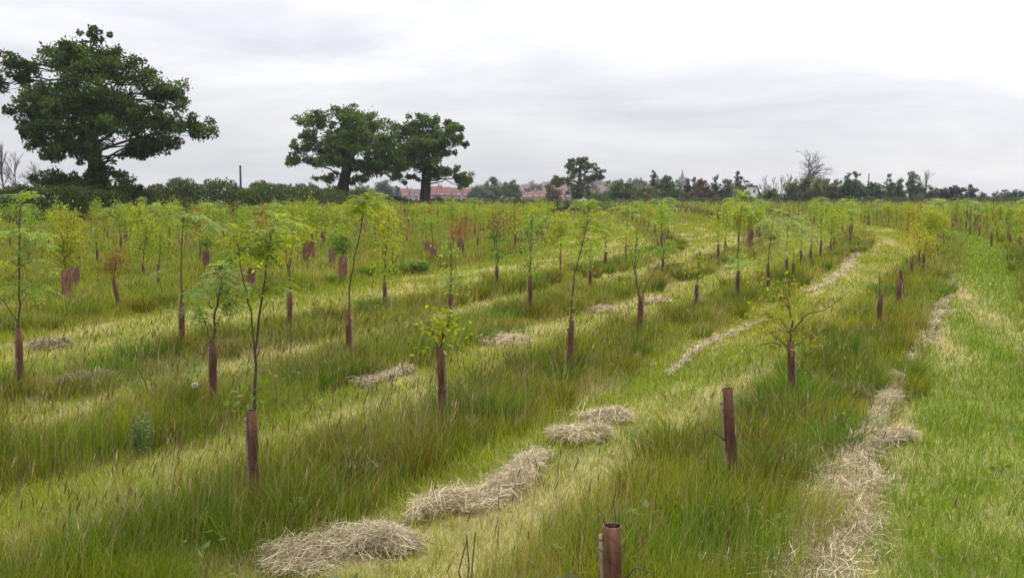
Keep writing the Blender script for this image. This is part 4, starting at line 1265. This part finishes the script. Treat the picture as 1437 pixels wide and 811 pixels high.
# bare trees
def bare_tree(label, d, base, top, spread, nb, tr, bark, seed, name='bare_tree', lev=4, leafy=None):
    rr = random.Random(seed)
    g = at(base[0], base[1], d)
    g[2] = float(gz(g[0], d))
    s = d / F
    Ht = (base[1] - top[1]) * s
    b = MB()

    def grow(p, v, L, r, k):
        e = p + v * L
        m = (p + e) / 2 + np.array([rr.gauss(0, .06), rr.gauss(0, .06), .03]) * L
        b.tube([p, m, e], [r, r * .8, r * .6], 6 if k > 2 else 4, bark)
        if k == 0:
            return
        for q in range(3 if k > 1 else 4):
            f = rr.uniform(.35, 1.0)
            a = p + (e - p) * f
            w = v + np.array([rr.gauss(0, .55) * spread, rr.gauss(0, .55) * spread, rr.gauss(.05, .3)])
            w /= np.linalg.norm(w)
            grow(a, w, L * rr.uniform(.5, .8), r * .55, k - 1)
    v0 = np.array([(top[0] - base[0]) * s / Ht, 0, 1.0])
    b.tube([(0, 0, -.3), v0 * Ht * .3, v0 * Ht * .62], [tr * s, tr * s * .8, tr * s * .6], 8, bark)
    for q in range(nb):
        f = rr.uniform(.3, .62)
        w = np.array([rr.gauss(0, .8) * spread, rr.gauss(0, .8) * spread, rr.uniform(.4, 1.0)])
        w /= np.linalg.norm(w)
        grow(v0 * Ht * f, w, Ht * rr.uniform(.2, .28), tr * s * .42, lev - 1)
    grow(v0 * Ht * .6, np.array([.05, 0, 1.]), Ht * .26, tr * s * .5, lev - 1)
    root = empty(name, g, label, 'tree')
    b.obj('trunk', M_bark, root, True)
    return root


GREYB = np.array([.10, .085, .085])
bare_tree('leafless tree with a gnarled dark crown above the olive tree', 200, (1134, 287), (1134, 203), 1.5, 13, 1.5, np.array([.05, .042, .045]), 8, lev=5)
bare_tree('slim leafless grey tree at the frame edge behind the hedge', 120, (8, 292), (3, 206), .35, 7, 1.6, GREYB, 2)
bare_tree('thin leafless tree between the frame edge and the huge oak', 120, (22, 292), (24, 212), .4, 6, 1.2, GREYB, 3)
bare_tree('low bare brownish tree under the huge oak branches', 105, (52, 294), (52, 225), 1.0, 11, 1.4, np.array([.12, .085, .06]), 4, lev=5)
for i, (px, ty, dd) in enumerate([(1073, 246, 190), (1084, 247, 192), (1095, 246, 188), (1105, 243, 190)]):
    lab = ['thin bare sapling tree nearest the white house', 'thin bare tree second from the white house', 'thin bare tree third from the white house', 'thin bare tree touching the olive tree'][i]
    bare_tree(lab, dd, (px, 288), (px + 1, ty), .5, 6, .8, GREYB, 20 + i, lev=4)
bare_tree('pinkish grey bare tree beside the tallest slender tree', 187, (1298, 289), (1297, 240), .35, 8, .9, np.array([.13, .10, .095]), 33)
# dead bough of the huge oak that reaches out of the frame
# ------------------------------------------------------------------ hedges
def hedge(label, pts, depth, n, leaf, col, tops, rough=.35, browns=.1, flowers=0, group=None):
    """pts: (px, distance) along the foot; tops: photo y of the top at each"""
    W = []
    Hh = []
    for (px, d), ty in zip(pts, tops):
        p = at(px, 280, d)
        W.append((p[0], d))
        Hh.append(at(px, ty, d)[2])
    W = np.array(W)
    Hh = np.array(Hh)
    seg = np.concatenate([[0], np.cumsum(np.linalg.norm(np.diff(W, axis=0), axis=1))])
    org = np.array([W[0, 0], W[0, 1], 0])
    root = empty('hedge', org, label, 'hedge', group)
    t = rng.random(n) * seg[-1]
    x, y = np.interp(t, seg, W[:, 0]), np.interp(t, seg, W[:, 1])
    h = np.interp(t, seg, Hh) * (1 + (fbm(t, 0 * t, 1.6, 3) - .5) * rough * 2.2)
    u = rng.uniform(-1, 1, n)
    v = rng.random(n) ** .7
    # more leaves in the outer skin
    sk = rng.random(n)
    dep = depth * (.75 + .5 * fbm(t, v * 3, 1.1, 6)) * np.sqrt(np.clip(1 - v ** 3 * .8, .1, 1))
    off = np.where(sk < .5, u * dep, np.sign(u) * dep * rng.uniform(.75, 1.1, n))
    dirx = np.gradient(W[:, 0]).mean()
    diry = np.gradient(W[:, 1]).mean()
    L = math.hypot(dirx, diry)
    nx, ny = diry / L, -dirx / L
    z = v * h * (.9 + .2 * fbm(t, off, .5, 8)) + .02
    P = np.stack([x + nx * off, y + ny * off, z], 1) - org
    cl = fbm(t * 1.0, z * 1.3 + off, .9, 12)[:, None]
    c = col * (.55 + .9 * cl) * rng.uniform(.75, 1.25, n)[:, None]
    br = (fbm(t, z * 2, 1.5, 44) > .62) & (rng.random(n) < browns * 5)
    c[br] = np.array([.10, .065, .035]) * rng.uniform(.6, 1.3, br.sum())[:, None]
    if flowers:
        fl = (rng.random(n) < flowers) & (cl[:, 0] > .5)
        c[fl] = np.array([.5, .46, .42])
    b = MB()
    Ls = leaf * rng.uniform(.6, 1.4, n)
    b.leaves(P, rng.normal(size=(n, 3)), rng.normal(size=(n, 3)) + [0, 0, .4], Ls, Ls * .7, np.clip(c, .005, .6))
    b.obj('foliage', M_oak, root)
    # stems inside
    b = MB()
    for q in np.arange(.3, seg[-1], .7):
        X, Y = np.interp(q, seg, W[:, 0]) - org[0], np.interp(q, seg, W[:, 1]) - org[1]
        hh = np.interp(q, seg, Hh) * .8
        for _ in range(3):
            e = np.array([X + rng.normal(0, .35), Y + rng.normal(0, .4), hh * rng.uniform(.7, 1.05)])
            b.tube([(X, Y, -.1), ((X + e[0]) / 2 + rng.normal(0, .1), (Y + e[1]) / 2, hh * .5), e], [.05, .035, .015], 5, np.array([.06, .045, .035]))
    b.obj('stem', M_bark, root)
    return root


hedge('tall dark green hedge under the huge oak at the frame edge', [(-110, 64), (0, 68), (70, 72), (140, 77), (215, 83)], 1.1, 42000, .15, np.array([.055, .085, .016]), [263, 262, 263, 266, 268], .12, .12)
hedge('tall leafy hedge with a ragged top between the huge oak and the broad oak', [(190, 82), (240, 86), (310, 92), (370, 99), (420, 106), (470, 114), (515, 119)], 1.1, 50000, .16, np.array([.068, .10, .02]), [262, 258, 256, 262, 266, 269, 275], .28, .12, .012)
hedge('dark ragged hedge at the feet of the paired oaks', [(462, 116), (540, 124), (600, 128), (660, 131)], .9, 18000, .17, np.array([.05, .075, .018]), [277, 277, 280, 282], .3, .15)
hedge('low trimmed hedge in front of the brick houses', [(655, 131), (720, 133), (790, 137), (850, 142)], .8, 16000, .17, np.array([.06, .09, .02]), [281, 280, 281, 283], .12, .1)
hedge('far low hedge at the foot of the tree line', [(850, 172), (960, 178), (1080, 176), (1200, 174), (1330, 176), (1440, 180)], 1.2, 30000, .2, np.array([.07, .10, .03]), [279, 278, 279, 278, 277, 278], .25, .1)

# ------------------------------------------------------------------ poles
def pole(label, d, px, ty, by, r, col):
    g = at(px, by, d)
    zt = at(px, ty, d)[2]
    root = empty('utility_pole', (g[0], d, 0), label, 'pole')
    b = MB()
    b.tube([(0, 0, -.5), (0, 0, zt * .5), (0, 0, zt)], [r * 1.15, r, r * .9], 10, col, cap=True)
    b.obj('shaft', M_bark, root, True)
    b = MB()
    b.tube([(0, 0, zt - .02), (0, 0, zt + .1), (0, 0, zt + .16)], [r * 1.15, r * 1.15, r * .3], 10, col * .8, cap=True)
    b.obj('cap', M_bark, root, True)


pole('dark wooden pole rising above the ragged tall hedge', 150, 338.5, 234, 290, .16, np.array([.05, .045, .05]))
pole('thin dark pole rising out of the far tree line', 181, 1218, 245, 290, .10, np.array([.05, .05, .05]))

# ------------------------------------------------------------------ buildings
BRICKS = [(.31, .15, .12), (.35, .19, .155), (.28, .13, .11), (.37, .22, .17), (.44, .32, .27)]  # paler, less red brick: distance haze put into the wall colour
ROOFS = [(.24, .11, .095), (.20, .12, .11), (.16, .12, .12), (.26, .14, .11)]


HB = [(.36, .24, .20), (.42, .33, .29), (.5, .46, .43), (.33, .2, .17), (.40, .28, .24)]  # hill walls and roofs greyed, with haze fading put into their colours
HR = [(.22, .14, .13), (.20, .16, .16), (.25, .15, .13), (.18, .16, .17)]


def house(label, px0, px1, ridge_y, d, wall, roof, rz=0.0, name='house', group=None, detail=True, eave=.55):
    p0, p1 = at(px0, 280, d), at(px1, 280, d)
    w = (p1[0] - p0[0])
    cx = (p0[0] + p1[0]) / 2
    z0 = float(gz(cx, d)) - .4
    hz = max(at(px0, ridge_y, d)[2] - z0, 3.5)
    he = hz * eave
    dp = min(8.0, max(5, w * .7))
    root = empty(name, (cx, d, z0), label, 'house', group, rz)
    w2 = w / 2
    b = MB()
    V = [(-w2, -dp / 2, 0), (w2, -dp / 2, 0), (w2, dp / 2, 0), (-w2, dp / 2, 0), (-w2, -dp / 2, he), (w2, -dp / 2, he), (w2, dp / 2, he), (-w2, dp / 2, he), (-w2, 0, hz - .15), (w2, 0, hz - .15)]
    b.add(V, [(0, 1, 5, 4), (2, 3, 7, 6), (1, 2, 6, 5), (3, 0, 4, 7)], [(5, 6, 9), (7, 4, 8)], wall)
    b.obj('wall', M_wall, root)
    b = MB()
    e = .35
    sl = (hz - he) / (dp / 2)
    for sg in (-1, 1):
        y0, y1 = sg * (dp / 2 + e), 0.0
        za, zb = he - e * sl, hz
        V = [(-w2 - .3, y0, za), (w2 + .3, y0, za), (w2 + .3, y1, zb), (-w2 - .3, y1, zb), (-w2 - .3, y0, za + .16), (w2 + .3, y0, za + .16), (w2 + .3, y1, zb + .16), (-w2 - .3, y1, zb + .16)]
        b.add(V, [(0, 1, 2, 3), (4, 5, 6, 7), (0, 1, 5, 4), (1, 2, 6, 5), (3, 0, 4, 7)], None, roof)
    ro = b.obj('roof', M_roof, root)
    b = MB()
    cxx = random.choice((-1, 1)) * w2 * .7
    b.box((cxx - .4, -.35, hz - .5), (cxx + .4, .35, hz + .95), wall)
    b.box((cxx - .22, -.2, hz + .952), (cxx - .02, 0, hz + 1.3), (.3, .14, .1))
    b.obj('chimney', M_wall, ro)
    if detail:
        nwin = max(2, int(w / 3.2))
        for row in (.22, .66):
            for q in range(nwin):
                X = -w2 + w * (q + .5) / nwin
                if row < .5 and q == nwin // 2:
                    b = MB()
                    b.box((X - .5, -dp / 2 - .06, .4), (X + .5, -dp / 2 + .1, 2.4), (.12, .12, .14))
                    b.obj('door', M_wall, root)
                    continue
                Z = he * row + .4
                b = MB()
                b.box((X - .65, -dp / 2 - .07, Z - .1), (X + .65, -dp / 2 + .05, Z + 1.15), (.75, .75, .73))
                fr = b.obj('window', M_wall, root)
                b = MB()
                b.box((X - .55, -dp / 2 - .09, Z), (X - .04, -dp / 2, Z + 1.05), (.04, .05, .06))
                b.box((X + .04, -dp / 2 - .09, Z), (X + .55, -dp / 2, Z + 1.05), (.04, .05, .06))
                b.obj('pane', M_pane, fr)
    return root


hs = [(526, 542, 268, 470, 1, 1), (543, 556, 266, 480, 0, 0), (560, 574, 265, 470, 0, 0), (575, 590, 266, 480, 4, 2), (603, 618, 262, 430, 0, 0), (617, 632, 263, 425, 2, 0), (633, 648, 264, 430, 3, 1), (650, 664, 265, 440, 1, 0), (664, 676, 268, 450, 0, 1), (460, 476, 268, 470, 1, 0), (405, 418, 268, 500, 1, 1),
      (733, 747, 270, 460, 0, 1), (748, 768, 268, 450, 0, 0), (778, 792, 271, 455, 3, 0), (793, 806, 270, 460, 1, 2), (824, 836, 270, 470, 4, 2), (838, 852, 272, 480, 4, 3)]
hl = ['house with pale hazy brick peeping under the broad oak', 'red brick house between the two oaks', 'red roofed house just before the slimmer oak trunk', 'cream walled house touching the slimmer oak trunk',
      'deep red house just past the slimmer oak trunk', 'second deep red house past the slimmer oak trunk', 'tan brick house under the slimmer oak', 'orange brick house at the slimmer oak edge', 'end house beside the willow pair',
      'red house behind the broad oak trunk', 'small red house behind the ragged hedge end', 'mauve roofed house past the willow pair', 'wide red roofed house before the brown thin tree', 'tan house behind the brown thin tree',
      'grey roofed brick house behind the isolated oak', 'pale house just past the isolated oak', 'pale red roofed house by the grey green shrub']
for (a, b_, ry, d, wi, ri), lab in zip(hs, hl):
    house(lab, a, b_, ry, d, BRICKS[wi], ROOFS[ri], random.uniform(-.2, .2))
# houses stepping up the far hill
hp = []
for q in range(400):
    d = random.uniform(580, 860)
    px = random.uniform(724, 874)
    w = random.uniform(9, 13) * F / d / 1.75
    if any(abs(px - a) < (w + c) * .5 + 1 and abs(d - e) < 38 for a, e, c in hp) or len(hp) >= 44:
        continue
    hp.append((px, d, w))
    g_ = float(gz(at(px, 280, d)[0], d))
    house('one small hazy house on the far hill street', px - w / 2, px + w / 2, 278 - (g_ + random.uniform(5.6, 6.8) - 1.7) * F / d, d, random.choice(HB), random.choice(HR), random.uniform(-.5, .5), group='houses stepping up the far hill', detail=False)
for q in range(34):
    d = random.uniform(570, 880)
    px = random.uniform(722, 880)
    gy = 278 - (float(gz(at(px, 280, d)[0], d)) - 1.7) * F / d
    yt = gy - random.uniform(4, 8) * F / d
    k_ = 600 / d
    tree('one hazy garden tree among the far hill houses', d, (px, gy), [(px, yt, 4 * k_, 3.5 * k_), (px - 2, yt + 3, 5 * k_, 4 * k_), (px + 2, yt + 5, 5 * k_, 4.5 * k_), (px, gy - 4, 5 * k_, 4 * k_)], [(px, gy, .8), (px, (gy + yt) / 2, .6), (px, yt, .3)], 700, .75, np.array([.05, .07, .045]), name='garden_tree', group='garden trees on the far hill', twigs=False, limb_r=.12)

# white house with a stout stepped chimney
def white_house():
    d = 215
    s = d / F
    g = at(1055, 285, d)
    root = empty('white_house', (g[0], d, 0), 'white rendered house with dark capped chimney showing above the saplings', 'house')
    Z = lambda y: at(1055, y, d)[2]
    X = lambda px: (px - 1055) * s
    WHT = (.72, .71, .70)
    b = MB()
    # gabled end wall facing us
    x0, x1, xr = X(1049), X(1066), X(1055)
    zt, ze = Z(262), Z(276)
    V = [(x0, 0, 0), (x1, 0, 0), (x1, 0, ze), (xr + 1.0, 0, zt), (x0, 0, zt), (x0, 6, 0), (x1, 6, 0), (x1, 6, ze), (xr + 1.0, 6, zt), (x0, 6, zt)]
    b.add(V, [(0, 1, 2, 3), (5, 6, 7, 8), (1, 6, 7, 2), (0, 5, 9, 4)], [(0, 3, 4), (5, 8, 9)], WHT)
    b.obj('wall', M_wall, root)
    b = MB()
    e = .25
    V = [(x1 + e, -.3, ze - .2), (x1 + e, 6.3, ze - .2), (xr + 1.0, 6.3, zt), (xr + 1.0, -.3, zt)]
    V += [(v[0] + .05, v[1], v[2] + .22) for v in V]
    b.add(V, [(0, 1, 2, 3), (4, 5, 6, 7), (0, 3, 7, 4), (0, 1, 5, 4)], None, (.07, .065, .075))
    V = [(xr + 1.0, -.3, zt + .02), (xr + 1.0, 6.3, zt + .02), (x0 - .2, 6.3, zt + .02), (x0 - .2, -.3, zt + .02)]
    V += [(v[0], v[1], v[2] + .2) for v in V]
    b.add(V, [(0, 1, 2, 3), (4, 5, 6, 7), (0, 3, 7, 4), (0, 1, 5, 4), (1, 2, 6, 5), (2, 3, 7, 6)], None, (.07, .065, .075))
    ro = b.obj('roof', M_roof, root)
    b = MB()
    b.box((X(1049.5), 1, zt + .2), (X(1055.5), 2.6, Z(258.5)), WHT)
    b.box((X(1047), .8, Z(258.5)), (X(1057.5), 2.8, Z(256.2)), WHT)
    b.box((X(1046.5), .9, Z(256.2) + .003), (X(1053.5), 2.7, Z(254.5)), (.06, .055, .06))
    b.box((X(1048), 1.1, Z(254.5) + .003), (X(1051), 2.5, Z(253.2)), (.06, .055, .06))
    b.obj('chimney', M_wall, ro)
    b = MB()
    b.box((X(1055.6), .5, zt + .23), (X(1056.8), 2.2, Z(258.6)), (.10, .08, .08))
    b.obj('stove_pipe', M_wall, ro)
    for (a, c, y0, y1) in [(1057, 1059, 270, 265.5), (1061, 1063, 279, 274)]:
        b = MB()
        b.box((X(a) - .08, -.06, Z(y0) - .08), (X(c) + .08, .05, Z(y1) + .08), (.55, .55, .55))
        f = b.obj('window', M_wall, root)
        b = MB()
        b.box((X(a), -.09, Z(y0)), (X(c), 0, Z(y1)), (.05, .055, .07))
        b.obj('pane', M_pane, f)
    # lean-to with a slate roof
    b = MB()
    b.box((x1 + .003, 1, 0), (X(1073), 5, Z(277)), (.5, .5, .52))
    b.obj('lean_to', M_wall, root)


white_house()


def church():
    d = 900
    g = at(957, 283, d)
    s = d / F
    root = empty('church', (g[0], d, 0), 'grey church tower with a needle spire rising behind the tree line', 'church')
    GR = np.array([.17, .15, .16])
    hw = 2.4
    zt, zb = at(957, 237, d)[2], at(957, 251.5, d)[2]
    b = MB()
    b.box((-hw, -hw, -1), (hw, hw, zb), GR)
    for sx in (-1, 1):
        for sy in (-1, 1):
            b.box((sx * hw - .35, sy * hw - .35, -1), (sx * hw + .35, sy * hw + .35, zb + 1.0), GR * .95)
            b.tube([(sx * hw, sy * hw, zb + 1.0), (sx * hw, sy * hw, zb + 2.6)], [.4, .03], 4, GR)
    tw = b.obj('tower', M_wall, root)
    b = MB()
    for a in (-.8, .8):
        b.box((a - .4, -hw - .05, zb - 4.2), (a + .4, -hw + .1, zb - 1.2), (.04, .04, .045))
    b.obj('louvre', M_wall, tw)
    b = MB()
    b.tube([(0, 0, zb), (0, 0, zb + (zt - zb) * .45), (0, 0, zt)], [hw * .8, hw * .42, .1], 8, GR * .9, cap=True)
    b.obj('spire', M_roof, root)
    b = MB()
    x0 = hw + .36
    V = [(x0, -3.5, -1), (x0 + 14, -3.5, -1), (x0 + 14, 3.5, -1), (x0, 3.5, -1), (x0, -3.5, 6), (x0 + 14, -3.5, 6), (x0 + 14, 3.5, 6), (x0, 3.5, 6), (x0, 0, 10), (x0 + 14, 0, 10)]
    b.add(V, [(0, 1, 5, 4), (2, 3, 7, 6), (1, 2, 6, 5), (3, 0, 4, 7), (4, 5, 9, 8), (6, 7, 8, 9)], [(5, 6, 9), (7, 4, 8)], GR)
    b.obj('nave', M_wall, root)


church()


# ------------------------------------------------------------------ small plants
def weed(label, px, py, n, h, spread, leaf, col, name='leafy_weed'):
    c = G(px, py)
    root = empty(name, (c[0], c[1], float(gz(c[0], c[1]))), label, 'weed')
    bs, bl = MB(), MB()
    for q in range(n):
        a = random.uniform(0, 6.28)
        r = spread * random.random()
        hh = h * random.uniform(.6, 1.1)
        P0 = np.array([r * .5 * math.cos(a), r * .5 * math.sin(a), 0])
        P1 = np.array([r * math.cos(a), r * math.sin(a), hh])
        bs.tube([P0, (P0 + P1) / 2 + rng.normal(0, .01, 3), P1], [.004, .003, .002], 4, col * .8)
        m = 14
        t = np.linspace(.25, 1, m)[:, None]
        P = P0 + (P1 - P0) * t
        az = rng.uniform(0, 6.28, m)
        D = np.stack([np.cos(az), np.sin(az), rng.uniform(-.1, .6, m)], 1)
        bl.leaves(P, D, np.tile([0, 0, 1.], (m, 1)) + rng.normal(0, .2, (m, 3)), leaf * rng.uniform(.7, 1.2, m), leaf * .38, np.clip(col * rng.uniform(.8, 1.2, m)[:, None], 0, 1))
    bs.obj('stem', M_twig, root)
    bl.obj('foliage', M_leaf, root)


BLUE = np.array([.10, .17, .085])
BLUE = np.array([.13, .19, .075])
weed('bluish grey thistle clump in long grass before the bushy sapling', 196, 640, 9, .24, .16, .055, BLUE)
weed('small grey green weed above the arched windrow', 668, 612, 4, .15, .10, .045, BLUE)
weed('leafy weed beside the wide flat windrow', 415, 742, 4, .16, .10, .05, np.array([.12, .18, .03]))
weed('pale weed on the mown strip behind the most forward guard', 555, 498, 5, .16, .12, .05, BLUE)
weed('green dock clump before the paired fan shelters', 590, 385, 12, .30, .4, .18, np.array([.11, .20, .025]), 'dock_plant')
weed('thin leafless weed stalk pair at the bottom edge', 655, 830, 3, .28, .05, .012, np.array([.06, .045, .03]), 'dead_weed')


def dandelion(px, py, h, label):
    c = G(px, py)
    root = empty('dandelion_clock', (c[0], c[1], 0), label, 'dandelion')
    b = MB()
    b.tube([(0, 0, 0), (.01, 0, h * .5), (0, 0, h)], .0025, 5, (.12, .16, .05))
    b.obj('stalk', M_twig, root)
    n = 240
    u = rng.normal(size=(n, 3))
    u /= np.linalg.norm(u, axis=1)[:, None]
    b = MB()
    b.leaves(np.array([0, 0, h]) + u * .012, u, rng.normal(size=(n, 3)), .017, .012, np.tile([.8, .8, .78], (n, 1)))
    b.obj('seed_head', M_straw, root)


dandelion(275, 575, .20, 'round white dandelion clock beside the bushy sapling guard')
# ------------------------------------------------------------------ haze
m, nt, out = mat_new('haze')
pv = nt.nodes.new('ShaderNodeVolumePrincipled')
pv.inputs['Color'].default_value = (.86, .88, .95, 1)
pv.inputs['Density'].default_value = .00017
pv.inputs['Anisotropy'].default_value = .2
nt.links.new(pv.outputs[0], out.inputs['Volume'])
b = MB()
b.box((-1560, -90, -2), (1560, 1560, 31))
hz_ = b.obj('haze', m)
tag(hz_, 'thin pale haze over the far fields', 'haze', kind='stuff')

# ------------------------------------------------------------------ sky, sun, camera
SUN_EL, SUN_AZ = R(48), R(38)          # azimuth measured from +y (ahead) towards +x
w = bpy.data.worlds.new("World")
S.world = w
w.use_nodes = True
nt = w.node_tree
nt.nodes.clear()
out = nt.nodes.new('ShaderNodeOutputWorld')
N = lambda t: nt.nodes.new(t)
sky = N('ShaderNodeTexSky')
sky.sky_type = 'NISHITA'
sky.sun_disc = False
sky.sun_elevation = SUN_EL
sky.sun_rotation = SUN_AZ
bg1 = N('ShaderNodeBackground')
bg1.inputs['Strength'].default_value = .10
nt.links.new(sky.outputs[0], bg1.inputs['Color'])
tc = N('ShaderNodeTexCoord')
sep = N('ShaderNodeSeparateXYZ')
nt.links.new(tc.outputs['Generated'], sep.inputs[0])


def math_(op, a, b=None, c=None):
    n = N('ShaderNodeMath')
    n.operation = op
    for i, v in enumerate((a, b, c)):
        if v is None:
            continue
        if isinstance(v, (int, float)):
            n.inputs[i].default_value = v
        else:
            nt.links.new(v, n.inputs[i])
    return n.outputs[0]


mp = N('ShaderNodeMapping')
mp.inputs['Scale'].default_value = (1.7, 1.7, 9.0)
mp.inputs['Rotation'].default_value = (0, R(4), 0)
mp.inputs['Location'].default_value = (3.1, 1.4, .35)
nt.links.new(tc.outputs['Generated'], mp.inputs['Vector'])
n1 = N('ShaderNodeTexNoise')
n1.inputs['Scale'].default_value = 1.6
n1.inputs['Detail'].default_value = 7
n1.inputs['Roughness'].default_value = .57
n1.inputs['Distortion'].default_value = .35
nt.links.new(mp.outputs[0], n1.inputs['Vector'])
# brighter towards the hidden sun, and the overcast rise of brightness towards the zenith
dot = N('ShaderNodeVectorMath')
dot.operation = 'DOT_PRODUCT'
nt.links.new(tc.outputs['Generated'], dot.inputs[0])
dot.inputs[1].default_value = (math.sin(SUN_AZ) * math.cos(SUN_EL), math.cos(SUN_AZ) * math.cos(SUN_EL), math.sin(SUN_EL))
glow = math_('POWER', math_('MAXIMUM', dot.outputs['Value'], 0), 5.0)
zen = math_('MAXIMUM', sep.outputs['Z'], 0)
cie = math_('MULTIPLY_ADD', zen, 2.5, .64)
r = N('ShaderNodeMapRange')
r.inputs['From Min'].default_value = .33
r.inputs['From Max'].default_value = .68
r.inputs['To Min'].default_value = .86
r.inputs['To Max'].default_value = 1.14
nt.links.new(n1.outputs['Fac'], r.inputs['Value'])
lum = math_('MULTIPLY', math_('MULTIPLY_ADD', glow, .72, cie), r.outputs['Result'])
cr = N('ShaderNodeValToRGB')
cr.color_ramp.elements[0].color = (.90, .915, 1.0, 1)
cr.color_ramp.elements[0].position = .35
cr.color_ramp.elements[1].color = (1.0, .99, .985, 1)
cr.color_ramp.elements[1].position = .72
nt.links.new(n1.outputs['Fac'], cr.inputs['Fac'])
bg2 = N('ShaderNodeBackground')
nt.links.new(cr.outputs['Color'], bg2.inputs['Color'])
nt.links.new(lum, bg2.inputs['Strength'])
mx = N('ShaderNodeMixShader')
mx.inputs[0].default_value = .93
nt.links.new(bg1.outputs[0], mx.inputs[1])
nt.links.new(bg2.outputs[0], mx.inputs[2])
nt.links.new(mx.outputs[0], out.inputs['Surface'])

sl = bpy.data.lights.new('sun', 'SUN')
sl.energy = 1.9
sl.angle = R(14)
sl.color = (1, .96, .9)
so = bpy.data.objects.new('sun', sl)
COL.objects.link(so)
so.rotation_euler = (R(90) - SUN_EL, 0, math.pi - SUN_AZ)

cam = bpy.data.cameras.new('camera')
cam.sensor_width = 36
cam.lens = 36 * F / 1437
cam.clip_end = 4000
cam.clip_start = .05
co = bpy.data.objects.new('camera', cam)
COL.objects.link(co)
co.location = (0, 0, H)
co.rotation_euler = (R(90) - PITCH, 0, 0)
S.camera = co

S.view_settings.view_transform = 'Standard'
S.view_settings.look = 'None'
S.view_settings.exposure = 0
S.view_settings.gamma = 1
S.view_settings.use_curve_mapping = False
S.render.engine = 'CYCLES'
cy = S.cycles
cy.max_bounces = 6
cy.diffuse_bounces = 3
cy.glossy_bounces = 2
cy.transmission_bounces = 4
cy.volume_bounces = 0
cy.transparent_max_bounces = 8
cy.use_denoising = True
cy.denoiser = 'OPENIMAGEDENOISE'
cy.denoising_prefilter = 'ACCURATE'
cy.use_adaptive_sampling = False
cy.caustics_reflective = False
cy.caustics_refractive = False
